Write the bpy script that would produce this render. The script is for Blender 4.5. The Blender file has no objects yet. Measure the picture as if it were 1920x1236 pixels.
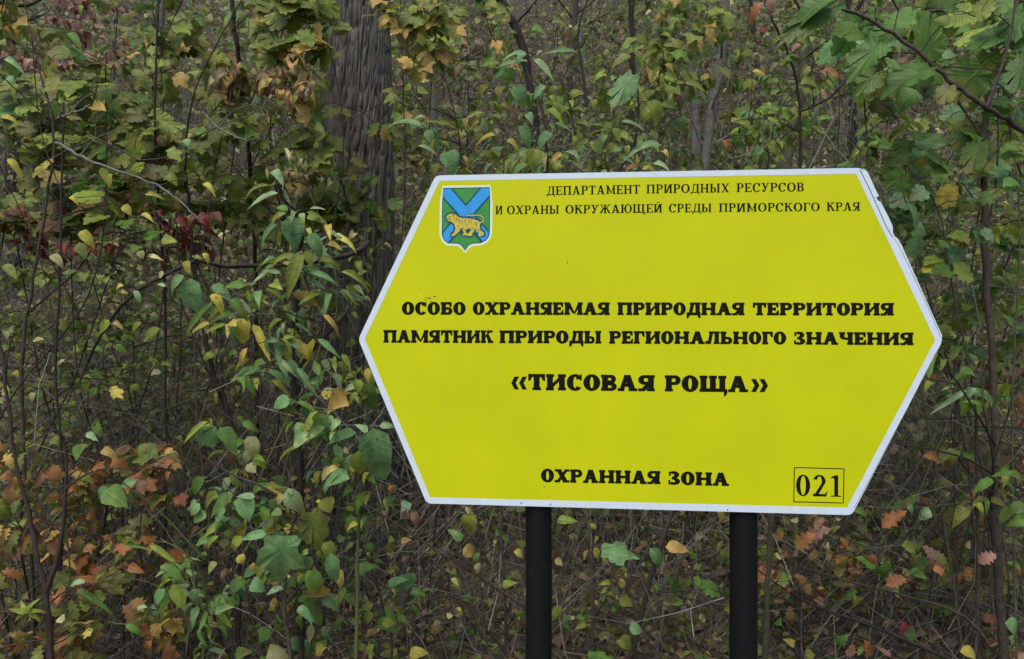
import bpy, math, random
import numpy as np
from mathutils import Vector, Matrix

random.seed(7)
rng = np.random.default_rng(7)
R = math.radians
scene = bpy.context.scene
C = scene.collection

# ------------------------------------------------------------------ camera
CAMZ = 1.5
F = 1500.0 / 1920.0
cam = bpy.data.cameras.new('camera')
cam.sensor_width = 36
cam.lens = 36 * F
cam.clip_end = 500
camo = bpy.data.objects.new('camera', cam)
C.objects.link(camo)
camo.location = (0, 0, CAMZ)
camo.rotation_euler = (R(90), 0, 0)
scene.camera = camo

# ------------------------------------------------------------------ light: overcast sky, soft weak sun from behind the camera, high
SUN_EL, SUN_AZ = 62, 200            # azimuth clockwise from +Y
world = bpy.data.worlds.new('World')
scene.world = world
world.use_nodes = True
wn, wl = world.node_tree.nodes, world.node_tree.links
bg = wn['Background']
sky = wn.new('ShaderNodeTexSky')
sky.sky_type = 'NISHITA'
sky.sun_disc = False
sky.sun_elevation = R(SUN_EL)
sky.sun_rotation = R(SUN_AZ)
sky.air_density = 1.0
sky.dust_density = 3.5
sky.ozone_density = 1.0
wl.new(sky.outputs[0], bg.inputs[0])
bg.inputs[1].default_value = 0.15
sun = bpy.data.lights.new('sun', 'SUN')
sun.energy = 0.95
sun.angle = R(30)
sun.color = (1.0, 0.97, 0.92)
suno = bpy.data.objects.new('sun', sun)
C.objects.link(suno)
a, e = R(SUN_AZ), R(SUN_EL)
d = Vector((math.sin(a) * math.cos(e), math.cos(a) * math.cos(e), math.sin(e)))
suno.rotation_euler = (-d).to_track_quat('-Z', 'Y').to_euler()
scene.view_settings.view_transform = 'Standard'
scene.view_settings.look = 'None'
scene.view_settings.gamma = 1
scene.view_settings.use_curve_mapping = False
scene.view_settings.exposure = 0.58
scene.render.engine = 'CYCLES'
scene.cycles.max_bounces = 5
scene.cycles.diffuse_bounces = 3
scene.cycles.glossy_bounces = 2
scene.cycles.transmission_bounces = 3
scene.cycles.transparent_max_bounces = 4


# ------------------------------------------------------------------ helpers
def W(px, py, d):
    """world point seen at photo position (px, py) (1920 wide) at forward distance d"""
    return np.array([(px - 960) / 1500 * d, d, CAMZ - (py - 618) / 1500 * d])


def tag(o, label=None, cat=None, group=None, kind=None):
    if label: o['label'] = label
    if cat: o['category'] = cat
    if group: o['group'] = group
    if kind: o['kind'] = kind
    return o


def empty(name, loc, label, cat, group=None):
    o = bpy.data.objects.new(name, None)
    o.empty_display_size = .1
    C.objects.link(o)
    o.location = loc
    return tag(o, label, cat, group)


def mesh_obj(name, verts, faces, mat, parent=None, smooth=True, base=None, colors=None, uvs=None):
    """verts list/array, faces list or (n,k) array; verts in world unless parent's base is given"""
    v = np.asarray(verts, dtype=np.float64).reshape(-1, 3)
    if base is not None:
        v = v - np.asarray(base)
    me = bpy.data.meshes.new(name)
    if isinstance(faces, np.ndarray):
        n, k = faces.shape
        me.vertices.add(len(v)); me.vertices.foreach_set('co', v.ravel().astype(np.float32))
        me.loops.add(n * k); me.loops.foreach_set('vertex_index', faces.ravel().astype(np.int32))
        me.polygons.add(n)
        me.polygons.foreach_set('loop_start', np.arange(0, n * k, k, dtype=np.int32))
        me.polygons.foreach_set('loop_total', np.full(n, k, dtype=np.int32))
        me.update(calc_edges=True)
    else:
        me.from_pydata([tuple(p) for p in v], [], faces)
    if smooth:
        me.polygons.foreach_set('use_smooth', np.ones(len(me.polygons), dtype=bool))
    if colors is not None:
        at = me.color_attributes.new('tint', 'FLOAT_COLOR', 'POINT')
        c = np.ones((len(v), 4), dtype=np.float32); c[:, :3] = colors
        at.data.foreach_set('color', c.ravel())
    if uvs is not None:
        ul = me.uv_layers.new(name='UVMap')
        idx = np.empty(len(me.loops), dtype=np.int32); me.loops.foreach_get('vertex_index', idx)
        ul.data.foreach_set('uv', np.asarray(uvs, dtype=np.float32)[idx].ravel())
    me.materials.append(mat)
    o = bpy.data.objects.new(name, me)
    C.objects.link(o)
    if parent is not None:
        o.parent = parent
    return o


def smooth_path(pts, n):
    """Catmull-Rom through pts, n samples"""
    P = np.asarray(pts, float)
    if len(P) == 2:
        t = np.linspace(0, 1, n)[:, None]
        return P[0] * (1 - t) + P[1] * t
    P = np.vstack([2 * P[0] - P[1], P, 2 * P[-1] - P[-2]])
    m = len(P) - 3
    out = []
    for s in np.linspace(0, m - 1e-6, n):
        i = int(s); t = s - i
        p0, p1, p2, p3 = P[i:i + 4]
        out.append(.5 * ((2 * p1) + (-p0 + p2) * t + (2 * p0 - 5 * p1 + 4 * p2 - p3) * t * t + (-p0 + 3 * p1 - 3 * p2 + p3) * t ** 3))
    return np.array(out)


class Tubes:
    def __init__(s): s.v = []; s.f = []; s.n = 0

    def add(s, path, r0, r1, sides=6, wob=0.0):
        path = np.asarray(path, float); n = len(path)
        tan = np.gradient(path, axis=0)
        tan /= np.linalg.norm(tan, axis=1)[:, None] + 1e-9
        up = np.array([0.31, 0.9, 0.17]) if abs(tan[0][1]) < .8 else np.array([1., 0.1, 0])
        u = np.cross(tan, up); u /= np.linalg.norm(u, axis=1)[:, None] + 1e-9
        w = np.cross(tan, u)
        t = np.linspace(0, 1, n)
        rr = (r0 * (1 - t) + r1 * t)
        if wob: rr = rr * (1 + wob * rng.standard_normal(n))
        an = np.arange(sides) * 2 * math.pi / sides
        ring = path[:, None, :] + rr[:, None, None] * (np.cos(an)[None, :, None] * u[:, None, :] + np.sin(an)[None, :, None] * w[:, None, :])
        s.v.append(ring.reshape(-1, 3))
        i = np.arange(n - 1)[:, None]; k = np.arange(sides)[None, :]; k2 = (k + 1) % sides
        a = s.n + i * sides + k; b = s.n + i * sides + k2
        s.f.append(np.stack([a, b, b + sides, a + sides], -1).reshape(-1, 4))
        s.n += n * sides

    def build(s, name, mat, parent=None, base=None):
        return mesh_obj(name, np.vstack(s.v), np.vstack(s.f), mat, parent, True, base)


def tube_obj(name, path, r0, r1, mat, parent, base, sides=8, wob=.06):
    t = Tubes(); t.add(path, r0, r1, sides, wob)
    return t.build(name, mat, parent, base)


# ------------------------------------------------------------------ materials
def new_mat(name):
    m = bpy.data.materials.new(name); m.use_nodes = True
    nt = m.node_tree
    return m, nt.nodes, nt.links, nt.nodes['Principled BSDF']


def simple(name, col, rough=.5, spec=.5, noise=0.0, scale=20, bump=0.0, col2=None, coords='Object', stretch=None):
    m, n, l, b = new_mat(name)
    b.inputs['Base Color'].default_value = (*col, 1)
    b.inputs['Roughness'].default_value = rough
    b.inputs['Specular IOR Level'].default_value = spec
    if noise or bump or col2:
        tc = n.new('ShaderNodeTexCoord'); mp = n.new('ShaderNodeMapping')
        l.new(tc.outputs[coords], mp.inputs[0])
        if stretch: mp.inputs['Scale'].default_value = stretch
        nz = n.new('ShaderNodeTexNoise'); nz.inputs['Scale'].default_value = scale; nz.inputs['Detail'].default_value = 6
        nz.inputs['Roughness'].default_value = .65
        l.new(mp.outputs[0], nz.inputs[0])
        rp = n.new('ShaderNodeValToRGB')
        c2 = col2 or tuple(c * (1 - noise) for c in col)
        rp.color_ramp.elements[0].color = (*c2, 1); rp.color_ramp.elements[0].position = .32
        rp.color_ramp.elements[1].color = (*col, 1); rp.color_ramp.elements[1].position = .68
        l.new(nz.outputs[0], rp.inputs[0]); l.new(rp.outputs[0], b.inputs['Base Color'])
        if bump:
            bp = n.new('ShaderNodeBump'); bp.inputs['Strength'].default_value = bump; bp.inputs['Distance'].default_value = .004
            l.new(nz.outputs[0], bp.inputs['Height']); l.new(bp.outputs[0], b.inputs['Normal'])
    return m


def leaf_mat(name, source):
    """source: 'object' -> per-object colour, 'tint' -> vertex attribute with the base colour of each leaf"""
    m, n, l, b = new_mat(name)
    if source == 'object':
        oi = n.new('ShaderNodeObjectInfo'); col = oi.outputs['Color']; rnd = oi.outputs['Random']
    else:
        at = n.new('ShaderNodeAttribute'); at.attribute_name = 'tint'; col = at.outputs['Color']; rnd = None
    geo = n.new('ShaderNodeNewGeometry')
    # blotches: two noise scales, in world space, so every leaf gets its own
    nz = n.new('ShaderNodeTexNoise'); nz.inputs['Scale'].default_value = 38; nz.inputs['Detail'].default_value = 5
    l.new(geo.outputs['Position'], nz.inputs[0])
    mr = n.new('ShaderNodeMapRange'); mr.inputs[1].default_value = .3; mr.inputs[2].default_value = .7
    mr.inputs[3].default_value = .68; mr.inputs[4].default_value = 1.3
    l.new(nz.outputs[0], mr.inputs[0])
    mul = n.new('ShaderNodeVectorMath'); mul.operation = 'SCALE'
    l.new(col, mul.inputs[0]); l.new(mr.outputs[0], mul.inputs['Scale'])
    out = mul.outputs[0]
    if source == 'object':
        uv = n.new('ShaderNodeUVMap'); uv.uv_map = 'UVMap'
        sep = n.new('ShaderNodeSeparateXYZ'); l.new(uv.outputs[0], sep.inputs[0])
        ab = n.new('ShaderNodeMath'); ab.operation = 'ABSOLUTE'; l.new(sep.outputs[0], ab.inputs[0])
        # side veins: lines where (v*8 - |u|*9) is near an integer
        m1 = n.new('ShaderNodeMath'); m1.operation = 'MULTIPLY'; m1.inputs[1].default_value = 9; l.new(sep.outputs[1], m1.inputs[0])
        m2 = n.new('ShaderNodeMath'); m2.operation = 'MULTIPLY_ADD'; m2.inputs[1].default_value = -7; l.new(ab.outputs[0], m2.inputs[0]); l.new(m1.outputs[0], m2.inputs[2])
        fr = n.new('ShaderNodeMath'); fr.operation = 'PINGPONG'; fr.inputs[1].default_value = .5; l.new(m2.outputs[0], fr.inputs[0])
        s1 = n.new('ShaderNodeMapRange'); s1.inputs[1].default_value = .0; s1.inputs[2].default_value = .1; s1.inputs[3].default_value = 1; s1.inputs[4].default_value = 0
        l.new(fr.outputs[0], s1.inputs[0])
        s2 = n.new('ShaderNodeMapRange'); s2.inputs[1].default_value = .01; s2.inputs[2].default_value = .035; s2.inputs[3].default_value = 1; s2.inputs[4].default_value = 0
        l.new(ab.outputs[0], s2.inputs[0])
        mx = n.new('ShaderNodeMath'); mx.operation = 'MAXIMUM'; l.new(s1.outputs[0], mx.inputs[0]); l.new(s2.outputs[0], mx.inputs[1])
        k = n.new('ShaderNodeMath'); k.operation = 'MULTIPLY'; k.inputs[1].default_value = .32; l.new(mx.outputs[0], k.inputs[0])
        vm = n.new('ShaderNodeMix'); vm.data_type = 'RGBA'
        l.new(k.outputs[0], vm.inputs['Factor']); l.new(out, vm.inputs['A'])
        vc = n.new('ShaderNodeVectorMath'); vc.operation = 'MULTIPLY_ADD'
        vc.inputs[1].default_value = (1.5, 1.5, 1.3); vc.inputs[2].default_value = (.03, .035, .01)
        l.new(out, vc.inputs[0]); l.new(vc.outputs[0], vm.inputs['B'])
        out = vm.outputs['Result']
        # brown dead spots, holes of colour
        nz2 = n.new('ShaderNodeTexNoise'); nz2.inputs['Scale'].default_value = 75; nz2.inputs['Detail'].default_value = 2
        l.new(geo.outputs['Position'], nz2.inputs[0])
        st = n.new('ShaderNodeMapRange'); st.inputs[1].default_value = .66; st.inputs[2].default_value = .72
        l.new(nz2.outputs[0], st.inputs[0])
        sm = n.new('ShaderNodeMix'); sm.data_type = 'RGBA'
        kk = n.new('ShaderNodeMath'); kk.operation = 'MULTIPLY'; kk.inputs[1].default_value = .75; l.new(st.outputs[0], kk.inputs[0])
        l.new(kk.outputs[0], sm.inputs['Factor']); l.new(out, sm.inputs['A']); sm.inputs['B'].default_value = (.09, .05, .02, 1)
        out = sm.outputs['Result']
        ag = n.new('ShaderNodeMapRange'); ag.inputs[1].default_value = .62; ag.inputs[2].default_value = 1.0; ag.inputs[4].default_value = .85
        l.new(rnd, ag.inputs[0])
        ad = n.new('ShaderNodeMath'); ad.operation = 'ADD'; l.new(sep.outputs[1], ad.inputs[0]); l.new(nz.outputs[0], ad.inputs[1])
        gy = n.new('ShaderNodeMapRange'); gy.inputs[1].default_value = .8; gy.inputs[2].default_value = 1.35; l.new(ad.outputs[0], gy.inputs[0])
        gm = n.new('ShaderNodeMath'); gm.operation = 'MULTIPLY'; l.new(ag.outputs[0], gm.inputs[0]); l.new(gy.outputs[0], gm.inputs[1])
        ym = n.new('ShaderNodeMix'); ym.data_type = 'RGBA'; ym.inputs['B'].default_value = (.27, .21, .045, 1)
        l.new(gm.outputs[0], ym.inputs['Factor']); l.new(out, ym.inputs['A']); out = ym.outputs['Result']
        bp = n.new('ShaderNodeBump'); bp.inputs['Strength'].default_value = .6; bp.inputs['Distance'].default_value = .002
        l.new(mx.outputs[0], bp.inputs['Height']); l.new(bp.outputs[0], b.inputs['Normal'])
    l.new(out, b.inputs['Base Color'])
    b.inputs['Roughness'].default_value = .48
    b.inputs['Specular IOR Level'].default_value = .42
    tr = n.new('ShaderNodeBsdfTranslucent')
    l.new(out, tr.inputs[0])
    mx2 = n.new('ShaderNodeMixShader'); mx2.inputs[0].default_value = .40
    o = n['Material Output']
    l.new(b.outputs[0], mx2.inputs[1]); l.new(tr.outputs[0], mx2.inputs[2]); l.new(mx2.outputs[0], o.inputs[0])
    return m


M_LEAF = leaf_mat('leaf', 'object')
M_LEAFMASS = leaf_mat('leaf_mass', 'tint')
M_TWIG = simple('twig_bark', (.095, .075, .058), .8, .2, .6, 60, .3)
M_TWIG_DARK = simple('dark_bark', (.045, .036, .030), .8, .25, .6, 60, .4)
M_TWIG_GREY = simple('grey_bark', (.16, .15, .125), .85, .2, .55, 40, .4)
M_TWIG_OLIVE = simple('olive_bark', (.105, .10, .055), .75, .25, .5, 40, .3)
M_TWIG_RED = simple('reddish_bark', (.065, .042, .034), .8, .25, .5, 40, .3)
M_PETIOLE = simple('green_stalk', (.10, .12, .035), .6, .3, .4, 60, 0)

# ------------------------------------------------------------------ ground
_cells = rng.random((64, 64))


def vnoise(x, y, s):
    x = np.asarray(x, float) * s + 13.7; y = np.asarray(y, float) * s + 5.1
    xi = np.floor(x).astype(int); yi = np.floor(y).astype(int)
    fx = x - xi; fy = y - yi
    fx = fx * fx * (3 - 2 * fx); fy = fy * fy * (3 - 2 * fy)
    g = lambda i, j: _cells[i % 64, j % 64]
    return (g(xi, yi) * (1 - fx) * (1 - fy) + g(xi + 1, yi) * fx * (1 - fy) + g(xi, yi + 1) * (1 - fx) * fy + g(xi + 1, yi + 1) * fx * fy)


def G(x, y):
    x = np.asarray(x, float); y = np.asarray(y, float)
    t = np.clip(y - 2.6, 0, None)
    rise = .62 * (t - 1.0 * (1 - np.exp(-t / 1.0)))
    cap = 60.0
    rise = cap * np.tanh(rise / cap)
    amp = np.clip((y - 1.0) / 4, 0.1, 1)
    return rise + amp * (.5 * (vnoise(x, y, .22) - .5) + .22 * (vnoise(x, y, .8) - .5) + .06 * (vnoise(x, y, 3.1) - .5))


def g1(x, y): return float(G(x, y))


def axis(vals): return np.array(sorted(set(np.round(vals, 3))))


xs = axis(np.concatenate([-np.geomspace(8, 160, 22), np.arange(-8, 8.01, .1), np.geomspace(8, 160, 22)]))
ys = axis(np.concatenate([-np.geomspace(1, 120, 20), np.arange(-1, 14, .1), np.arange(14, 40, .4), np.geomspace(40, 220, 20)]))
X, Y = np.meshgrid(xs, ys)
Z = G(X, Y)
nx, ny = len(xs), len(ys)
i = np.arange(ny - 1)[:, None] * nx; j = np.arange(nx - 1)[None, :]
q = i + j
faces = np.stack([q, q + 1, q + nx + 1, q + nx], -1).reshape(-1, 4)

m, n, l, b = new_mat('forest_soil')
geo = n.new('ShaderNodeNewGeometry')
nz = n.new('ShaderNodeTexNoise'); nz.inputs['Scale'].default_value = 9; nz.inputs['Detail'].default_value = 9; nz.inputs['Roughness'].default_value = .75
l.new(geo.outputs['Position'], nz.inputs[0])
rp = n.new('ShaderNodeValToRGB')
er = rp.color_ramp.elements
er[0].position = .3; er[0].color = (.022, .017, .012, 1)
er[1].position = .72; er[1].color = (.13, .10, .065, 1)
x_ = er.new(.5); x_.color = (.055, .042, .028, 1)
l.new(nz.outputs[0], rp.inputs[0]); l.new(rp.outputs[0], b.inputs['Base Color'])
b.inputs['Roughness'].default_value = .95
vo = n.new('ShaderNodeTexVoronoi'); vo.inputs['Scale'].default_value = 25
l.new(geo.outputs['Position'], vo.inputs[0])
bp = n.new('ShaderNodeBump'); bp.inputs['Strength'].default_value = .8; bp.inputs['Distance'].default_value = .03
l.new(vo.outputs[0], bp.inputs['Height']); l.new(bp.outputs[0], b.inputs['Normal'])
ground = mesh_obj('ground', np.stack([X, Y, Z], -1).reshape(-1, 3), faces, m)
tag(ground, 'brown leaf-strewn forest slope rising behind the yellow sign', None, None, 'structure')

# ------------------------------------------------------------------ palettes (base colours)
COL = dict(
    green=(.115, .225, .035), dgreen=(.075, .17, .024), olive=(.165, .20, .038), dolive=(.11, .12, .028),
    ygreen=(.23, .29, .04), sheen=(.17, .33, .12), psheen=(.29, .44, .20), yellow=(.56, .48, .08), pale=(.50, .47, .20),  # sheen, psheen: pale sky reflection painted into the leaf green
    dryy=(.50, .34, .09), orange=(.36, .15, .05), rust=(.19, .08, .035), pink=(.34, .19, .13), red=(.26, .05, .045),
    dred=(.15, .04, .04), brown=(.17, .10, .05), tan=(.30, .23, .13), grey=(.17, .16, .12))


def pick(pal):
    ks = list(pal); c = np.array(COL[random.choices(ks, [pal[k] for k in ks])[0]])
    c = c * random.uniform(.72, 1.28)
    c = c * np.array([random.uniform(.9, 1.12), 1, random.uniform(.8, 1.2)])
    return tuple(np.clip(c, 0.004, .8))


# ------------------------------------------------------------------ leaf shapes (length 1 along +Y, normal +Z)
def ovate(width, curl, fold, rows=6, wavy=0.0, shape=1.0, tip=1.3, seed=0, twist=0.0):
    r = random.Random(seed)
    V, U = [], []
    for i in range(rows + 1):
        t = i / rows
        w = width * .5 * r.uniform(.9, 1.08) * (math.sin(math.pi * t ** (0.72 * shape)) ** .8 if 0 < t < 1 else 0) * (1 - .25 * t ** 3 * tip)
        ang = curl * t
        y = (math.sin(ang) / curl) if abs(curl) > 1e-3 else t
        z = -(1 - math.cos(ang)) / curl if abs(curl) > 1e-3 else 0
        if i in (0, rows):
            V.append((0, y, z)); U.append((0, t)); continue
        asy = r.uniform(.82, 1.0)
        for sgn in (-1, asy):
            wv = r.uniform(-wavy, wavy)
            tw = twist * t
            V.append((sgn * w * math.cos(tw), y, z + fold * w + wv + sgn * w * math.sin(tw))); U.append((sgn * w, t))
        V.append((0, y, z)); U.append((0, t))
    Fc = []
    idx = lambda i: 1 + (i - 1) * 3
    Fc += [(0, idx(1) + 2, idx(1)), (0, idx(1) + 1, idx(1) + 2)]
    for i in range(1, rows - 1):
        a, b_ = idx(i), idx(i + 1)
        Fc += [(a, a + 2, b_ + 2, b_), (a + 2, a + 1, b_ + 1, b_ + 2)]
    a = idx(rows - 1); T = len(V) - 1
    Fc += [(a, a + 2, T), (a + 2, a + 1, T)]
    return V, Fc, U


def lobed(lobes, curl, fold, seed=0, wavy=.02, full=0.0):
    """lobes: list of (angle deg from +Y, length, notch length after it)"""
    r = random.Random(seed)
    pts = []
    L = sorted(lobes)
    cx, cy = 0, .22
    outline = [(0, 0.0)]
    for i, (an, ln, nt) in enumerate(L):
        an_r = R(an)
        if i > 0:
            pa = R((L[i - 1][0] + an) / 2); nn = L[i - 1][2]
            outline.append((cx + math.sin(pa) * nn, cy + math.cos(pa) * nn))
        for da, k in ((-13, .72), (-10, .80), (-5, .84), (0, 1.0), (5, .84), (10, .80), (13, .72)):
            aa = an_r + R(da) * r.uniform(.9, 1.25) * (1 + full * .35); k = k + (1 - k) * full * .62
            outline.append((cx + math.sin(aa) * ln * k * r.uniform(.95, 1.05), cy + math.cos(aa) * ln * k * r.uniform(.95, 1.05)))
    V = [(cx, cy, 0.0)] + [(x, y, 0.0) for x, y in outline]
    out = []
    for (x, y, z) in V:
        ang = curl * y
        yy = (math.sin(ang) / curl) if abs(curl) > 1e-3 else y
        zz = -(1 - math.cos(ang)) / curl if abs(curl) > 1e-3 else 0
        out.append((x, yy, zz + fold * abs(x) - .45 * x * x + .05 * math.sin(7 * x + seed) * (1 if x * x + y * y > .09 else 0) + r.uniform(-wavy, wavy)))
    n_ = len(outline)
    Fc = [(0, 1 + (k + 1) % n_, 1 + k) for k in range(n_)]
    U = [(x, y) for x, y, z in V]
    return out, Fc, U


def make_leaf_meshes():
    kinds = {}
    def reg(kind, data, k):
        V, Fc, U = data
        me = bpy.data.meshes.new('leaf_%s' % kind)
        me.from_pydata(V, [], Fc)
        ul = me.uv_layers.new(name='UVMap')
        for lp in me.loops: ul.data[lp.index].uv = U[lp.vertex_index]
        me.polygons.foreach_set('use_smooth', np.ones(len(me.polygons), dtype=bool))
        me.materials.append(M_LEAF)
        kinds.setdefault(kind, []).append(me)
    for k in range(8):
        r = random.Random(k)
        reg('ovate', ovate(r.uniform(.44, .56), r.uniform(.4, 1.7), r.uniform(.15, .95), 7, .018, r.uniform(.85, 1.05), 1.3, k, r.uniform(-.4, .4)), k)
        reg('lance', ovate(r.uniform(.26, .36), r.uniform(.4, 1.9), r.uniform(.2, 1.0), 7, .014, r.uniform(.85, 1.0), 1.6, k, r.uniform(-.5, .5)), k)
        reg('round', ovate(r.uniform(.66, .85), r.uniform(.2, 1.6), r.uniform(.05, .7), 6, .03, r.uniform(.8, 1.0), .4, k), k)
        reg('curled', ovate(r.uniform(.5, .8), r.uniform(1.8, 3.0), r.uniform(.5, 1.4), 6, .07, r.uniform(.8, 1.1), .6, k, r.uniform(-1.8, 1.8)), k)
        reg('maple', lobed([(-112, .46, .38), (-58, .66, .46), (0, .76, .52), (58, .66, .52), (112, .46, .46)], r.uniform(.2, 1.3), r.uniform(-.05, .4), k, .02, .45), k)
        reg('broad', lobed([(-128, .42, .40), (-80, .55, .48), (-38, .64, .56), (0, .78, .62), (38, .64, .62), (80, .55, .56), (128, .42, .48)], r.uniform(.1, 1.1), r.uniform(-.05, .35), k, .02, 1.0), k)
    # oak-like: a midrib with lobes along both sides
    for k in range(5):
        r = random.Random(50 + k)
        prof = ((.0, .0), (.14, .08), (.26, .19), (.33, .10), (.46, .27), (.54, .15), (.68, .30), (.76, .17), (.87, .20), (.93, .11), (1.0, .0))
        cu = r.uniform(.4, 1.9); fo = r.uniform(.1, .8)
        V, U, Fc = [], [], []
        for (t, w) in prof:
            y = math.sin(cu * t) / cu; z = -(1 - math.cos(cu * t)) / cu
            wl, wr = w * r.uniform(.8, 1.15), w * r.uniform(.8, 1.15)
            V += [(-wl, y, z + fo * wl + r.uniform(-.02, .02) * (w > 0)), (0, y, z), (wr, y, z + fo * wr + r.uniform(-.02, .02) * (w > 0))]
            U += [(-wl, t), (0, t), (wr, t)]
        for q_ in range(len(prof) - 1):
            a_ = q_ * 3
            if q_ == 0: Fc += [(1, 4, 3), (1, 5, 4)]
            elif q_ == len(prof) - 2: Fc += [(a_, a_ + 1, a_ + 4), (a_ + 1, a_ + 2, a_ + 4)]
            else: Fc += [(a_, a_ + 1, a_ + 4, a_ + 3), (a_ + 1, a_ + 2, a_ + 5, a_ + 4)]
        reg('oak', (V, Fc, U), k)
    return kinds


LEAF = make_leaf_meshes()


def frame(pos, ydir, nhint, size, wscale=1.0):
    y = Vector(ydir).normalized()
    x = y.cross(Vector(nhint))
    if x.length < 1e-4: x = y.cross(Vector((.3, .2, 1)))
    x.normalize()
    z = x.cross(y)
    m = Matrix(((x[0] * size * wscale, y[0] * size, z[0] * size, pos[0]),
                (x[1] * size * wscale, y[1] * size, z[1] * size, pos[1]),
                (x[2] * size * wscale, y[2] * size, z[2] * size, pos[2]),
                (0, 0, 0, 1)))
    return m


N_LEAF = 0


def put_leaf(parent, base, kind, pos, ydir, nhint, size, color, wscale=1.0):
    global N_LEAF
    o = bpy.data.objects.new('leaf', random.choice(LEAF[kind]))
    o.parent = parent
    p = np.asarray(pos) - np.asarray(base)
    o.matrix_basis = frame(p, ydir, nhint, size, wscale)
    o.color = (*color, 1)
    C.objects.link(o)
    N_LEAF += 1
    return o


# ------------------------------------------------------------------ plants
class Plant:
    """a plant: stems and branches as parts, its twigs joined, every leaf a part"""

    def __init__(s, name, label, cat, basept, group=None, bark=None):
        s.base = np.array([basept[0], basept[1], g1(basept[0], basept[1])])
        s.root = empty(name, tuple(s.base), label, cat, group)
        s.bark = bark or M_TWIG
        s.nodes = []
        s.tw = Tubes()
        s.extra = 0

    def stem(s, pts, r0, r1, name='stem', ground=False, mat=None, sides=8):
        if ground:
            pts = [s.base - np.array([0, 0, .03])] + [np.asarray(p) for p in pts]
        L = sum(np.linalg.norm(np.asarray(pts[k + 1]) - np.asarray(pts[k])) for k in range(len(pts) - 1))
        n_ = max(6, int(L / .06))
        path = smooth_path(pts, n_)
        path[1:-1] += rng.standard_normal((n_ - 2, 3)) * min(.003, r0 * .22)
        o = tube_obj(name, path, r0, r1, mat or s.bark, s.root, s.base, sides)
        s.nodes += list(path[1:])
        return o

    def twig_to(s, target, r=.0016, maxn=9, stiff=.5, sides=4):
        if not s.nodes: s.nodes = [s.base]
        N = np.array(s.nodes[-1500:]) if len(s.nodes) > 1500 else np.array(s.nodes)
        dv = target - N
        dist = np.linalg.norm(dv, axis=1) + np.clip(N[:, 2] - target[2], 0, None) * 1.6 + np.clip(.0 - dv[:, 2], 0, None)
        k = int(np.argmin(dist)); st = N[k]
        L = np.linalg.norm(target - st)
        if L < .004: return st
        n_ = max(3, min(maxn, int(L / .035) + 2))
        mid = (st + target) / 2 + np.array([0, 0, .12 * L]) + rng.standard_normal(3) * L * .07
        path = smooth_path([st, mid, target], n_)
        if n_ > 4: path[1:-1] += rng.standard_normal((n_ - 2, 3)) * .0025
        s.tw.add(path, r * (1 + L * 3.2), r * .55, sides)
        s.nodes += list(path[1:])
        s.extra += 1
        return st

    def leaf(s, kind, pos, ydir, nhint, size, color, wscale=1.0):
        return put_leaf(s.root, s.base, kind, pos, ydir, nhint, size, color, wscale)

    def key(s, bpx, tpx, wpx, d, color, kind='ovate', tilt=.25, nz=None):
        """a leaf seen from photo position bpx to tpx with visible width wpx"""
        b0 = W(*bpx, d)
        L0 = math.hypot(tpx[0] - bpx[0], tpx[1] - bpx[1]) / 1500 * d
        t0 = W(*tpx, d) + np.array([0, -tilt * L0, 0])
        yd = t0 - b0
        L = float(np.linalg.norm(yd))
        nh = np.array([random.uniform(-.3, .3), -1.0, random.uniform(.6, 1.3)]) if nz is None else np.array(nz)
        ratio = {'ovate': .5, 'lance': .31, 'round': .76, 'curled': .65, 'maple': 1.2, 'broad': 1.15, 'oak': .56}[kind]
        ws = (wpx / 1500 * d) / (ratio * L)
        ws = min(2.2, max(.45, ws))
        tgt = b0 + np.array([0, .004, 0])
        s.twig_to(tgt, .0013)
        if kind in ('maple', 'broad'): L *= .98
        c = np.array(COL[color]) * random.uniform(.85, 1.18)
        return s.leaf(kind, b0, yd, nh, L, tuple(c), ws)

    def cluster(s, tip, kind, size, pal, nl=6, span=.2, droop=.35, flat=.6):
        """leaves alternating along the last stretch of a twig that ends at tip"""
        tip = np.asarray(tip)
        st = s.twig_to(tip, .0018)
        dirv = tip - st
        Ln = np.linalg.norm(dirv)
        if Ln < .03:
            dirv = np.array([random.uniform(-1, 1), random.uniform(-1, .2), .3]); Ln = np.linalg.norm(dirv)
            dirv = dirv / Ln; st = tip - dirv * span
        else: dirv = dirv / Ln
        side = np.cross(dirv, [0, 0, 1.0]); side /= np.linalg.norm(side) + 1e-6
        sp = min(span, max(Ln, .08))
        for k in range(nl):
            t = k / max(1, nl - 1)
            p = tip - dirv * sp * (1 - t)
            sg = 1 if k % 2 else -1
            if k == nl - 1: yd = dirv * 1.0
            else: yd = dirv * random.uniform(.2, .8) + side * sg * random.uniform(.6, 1.1)
            yd = yd / (np.linalg.norm(yd) + 1e-6)
            yd = yd + np.array([random.uniform(-.25, .25), random.uniform(-.35, .15), -random.uniform(.1, 1.1) * droop * (1.6 + .9 * min(1.2, max(0.0, float(p[2]) - 1.3)))])
            sz = size * random.uniform(.6, 1.2)
            pet = yd / np.linalg.norm(yd) * sz * .18
            pp = p + pet
            s.tw.add(np.array([p, p + pet * .5 + [0, 0, .003], pp]), .0009, .0006, 3)
            face = -.5 - .75 * min(1.2, max(0.0, float(p[2]) - 1.3))     # leaves held high droop, so that their upper side shows from below
            nh = np.array([random.gauss(0, .35), random.gauss(face, .35), flat + random.uniform(0, .6)])
            s.leaf(kind if random.random() > .07 else 'curled', pp, yd, nh, sz, pick(pal), random.uniform(.8, 1.15))

    def done(s):
        if s.tw.v:
            t = s.tw.build('twigs', s.bark, s.root, s.base); t['kind'] = 'stuff'
        return s.root


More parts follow.
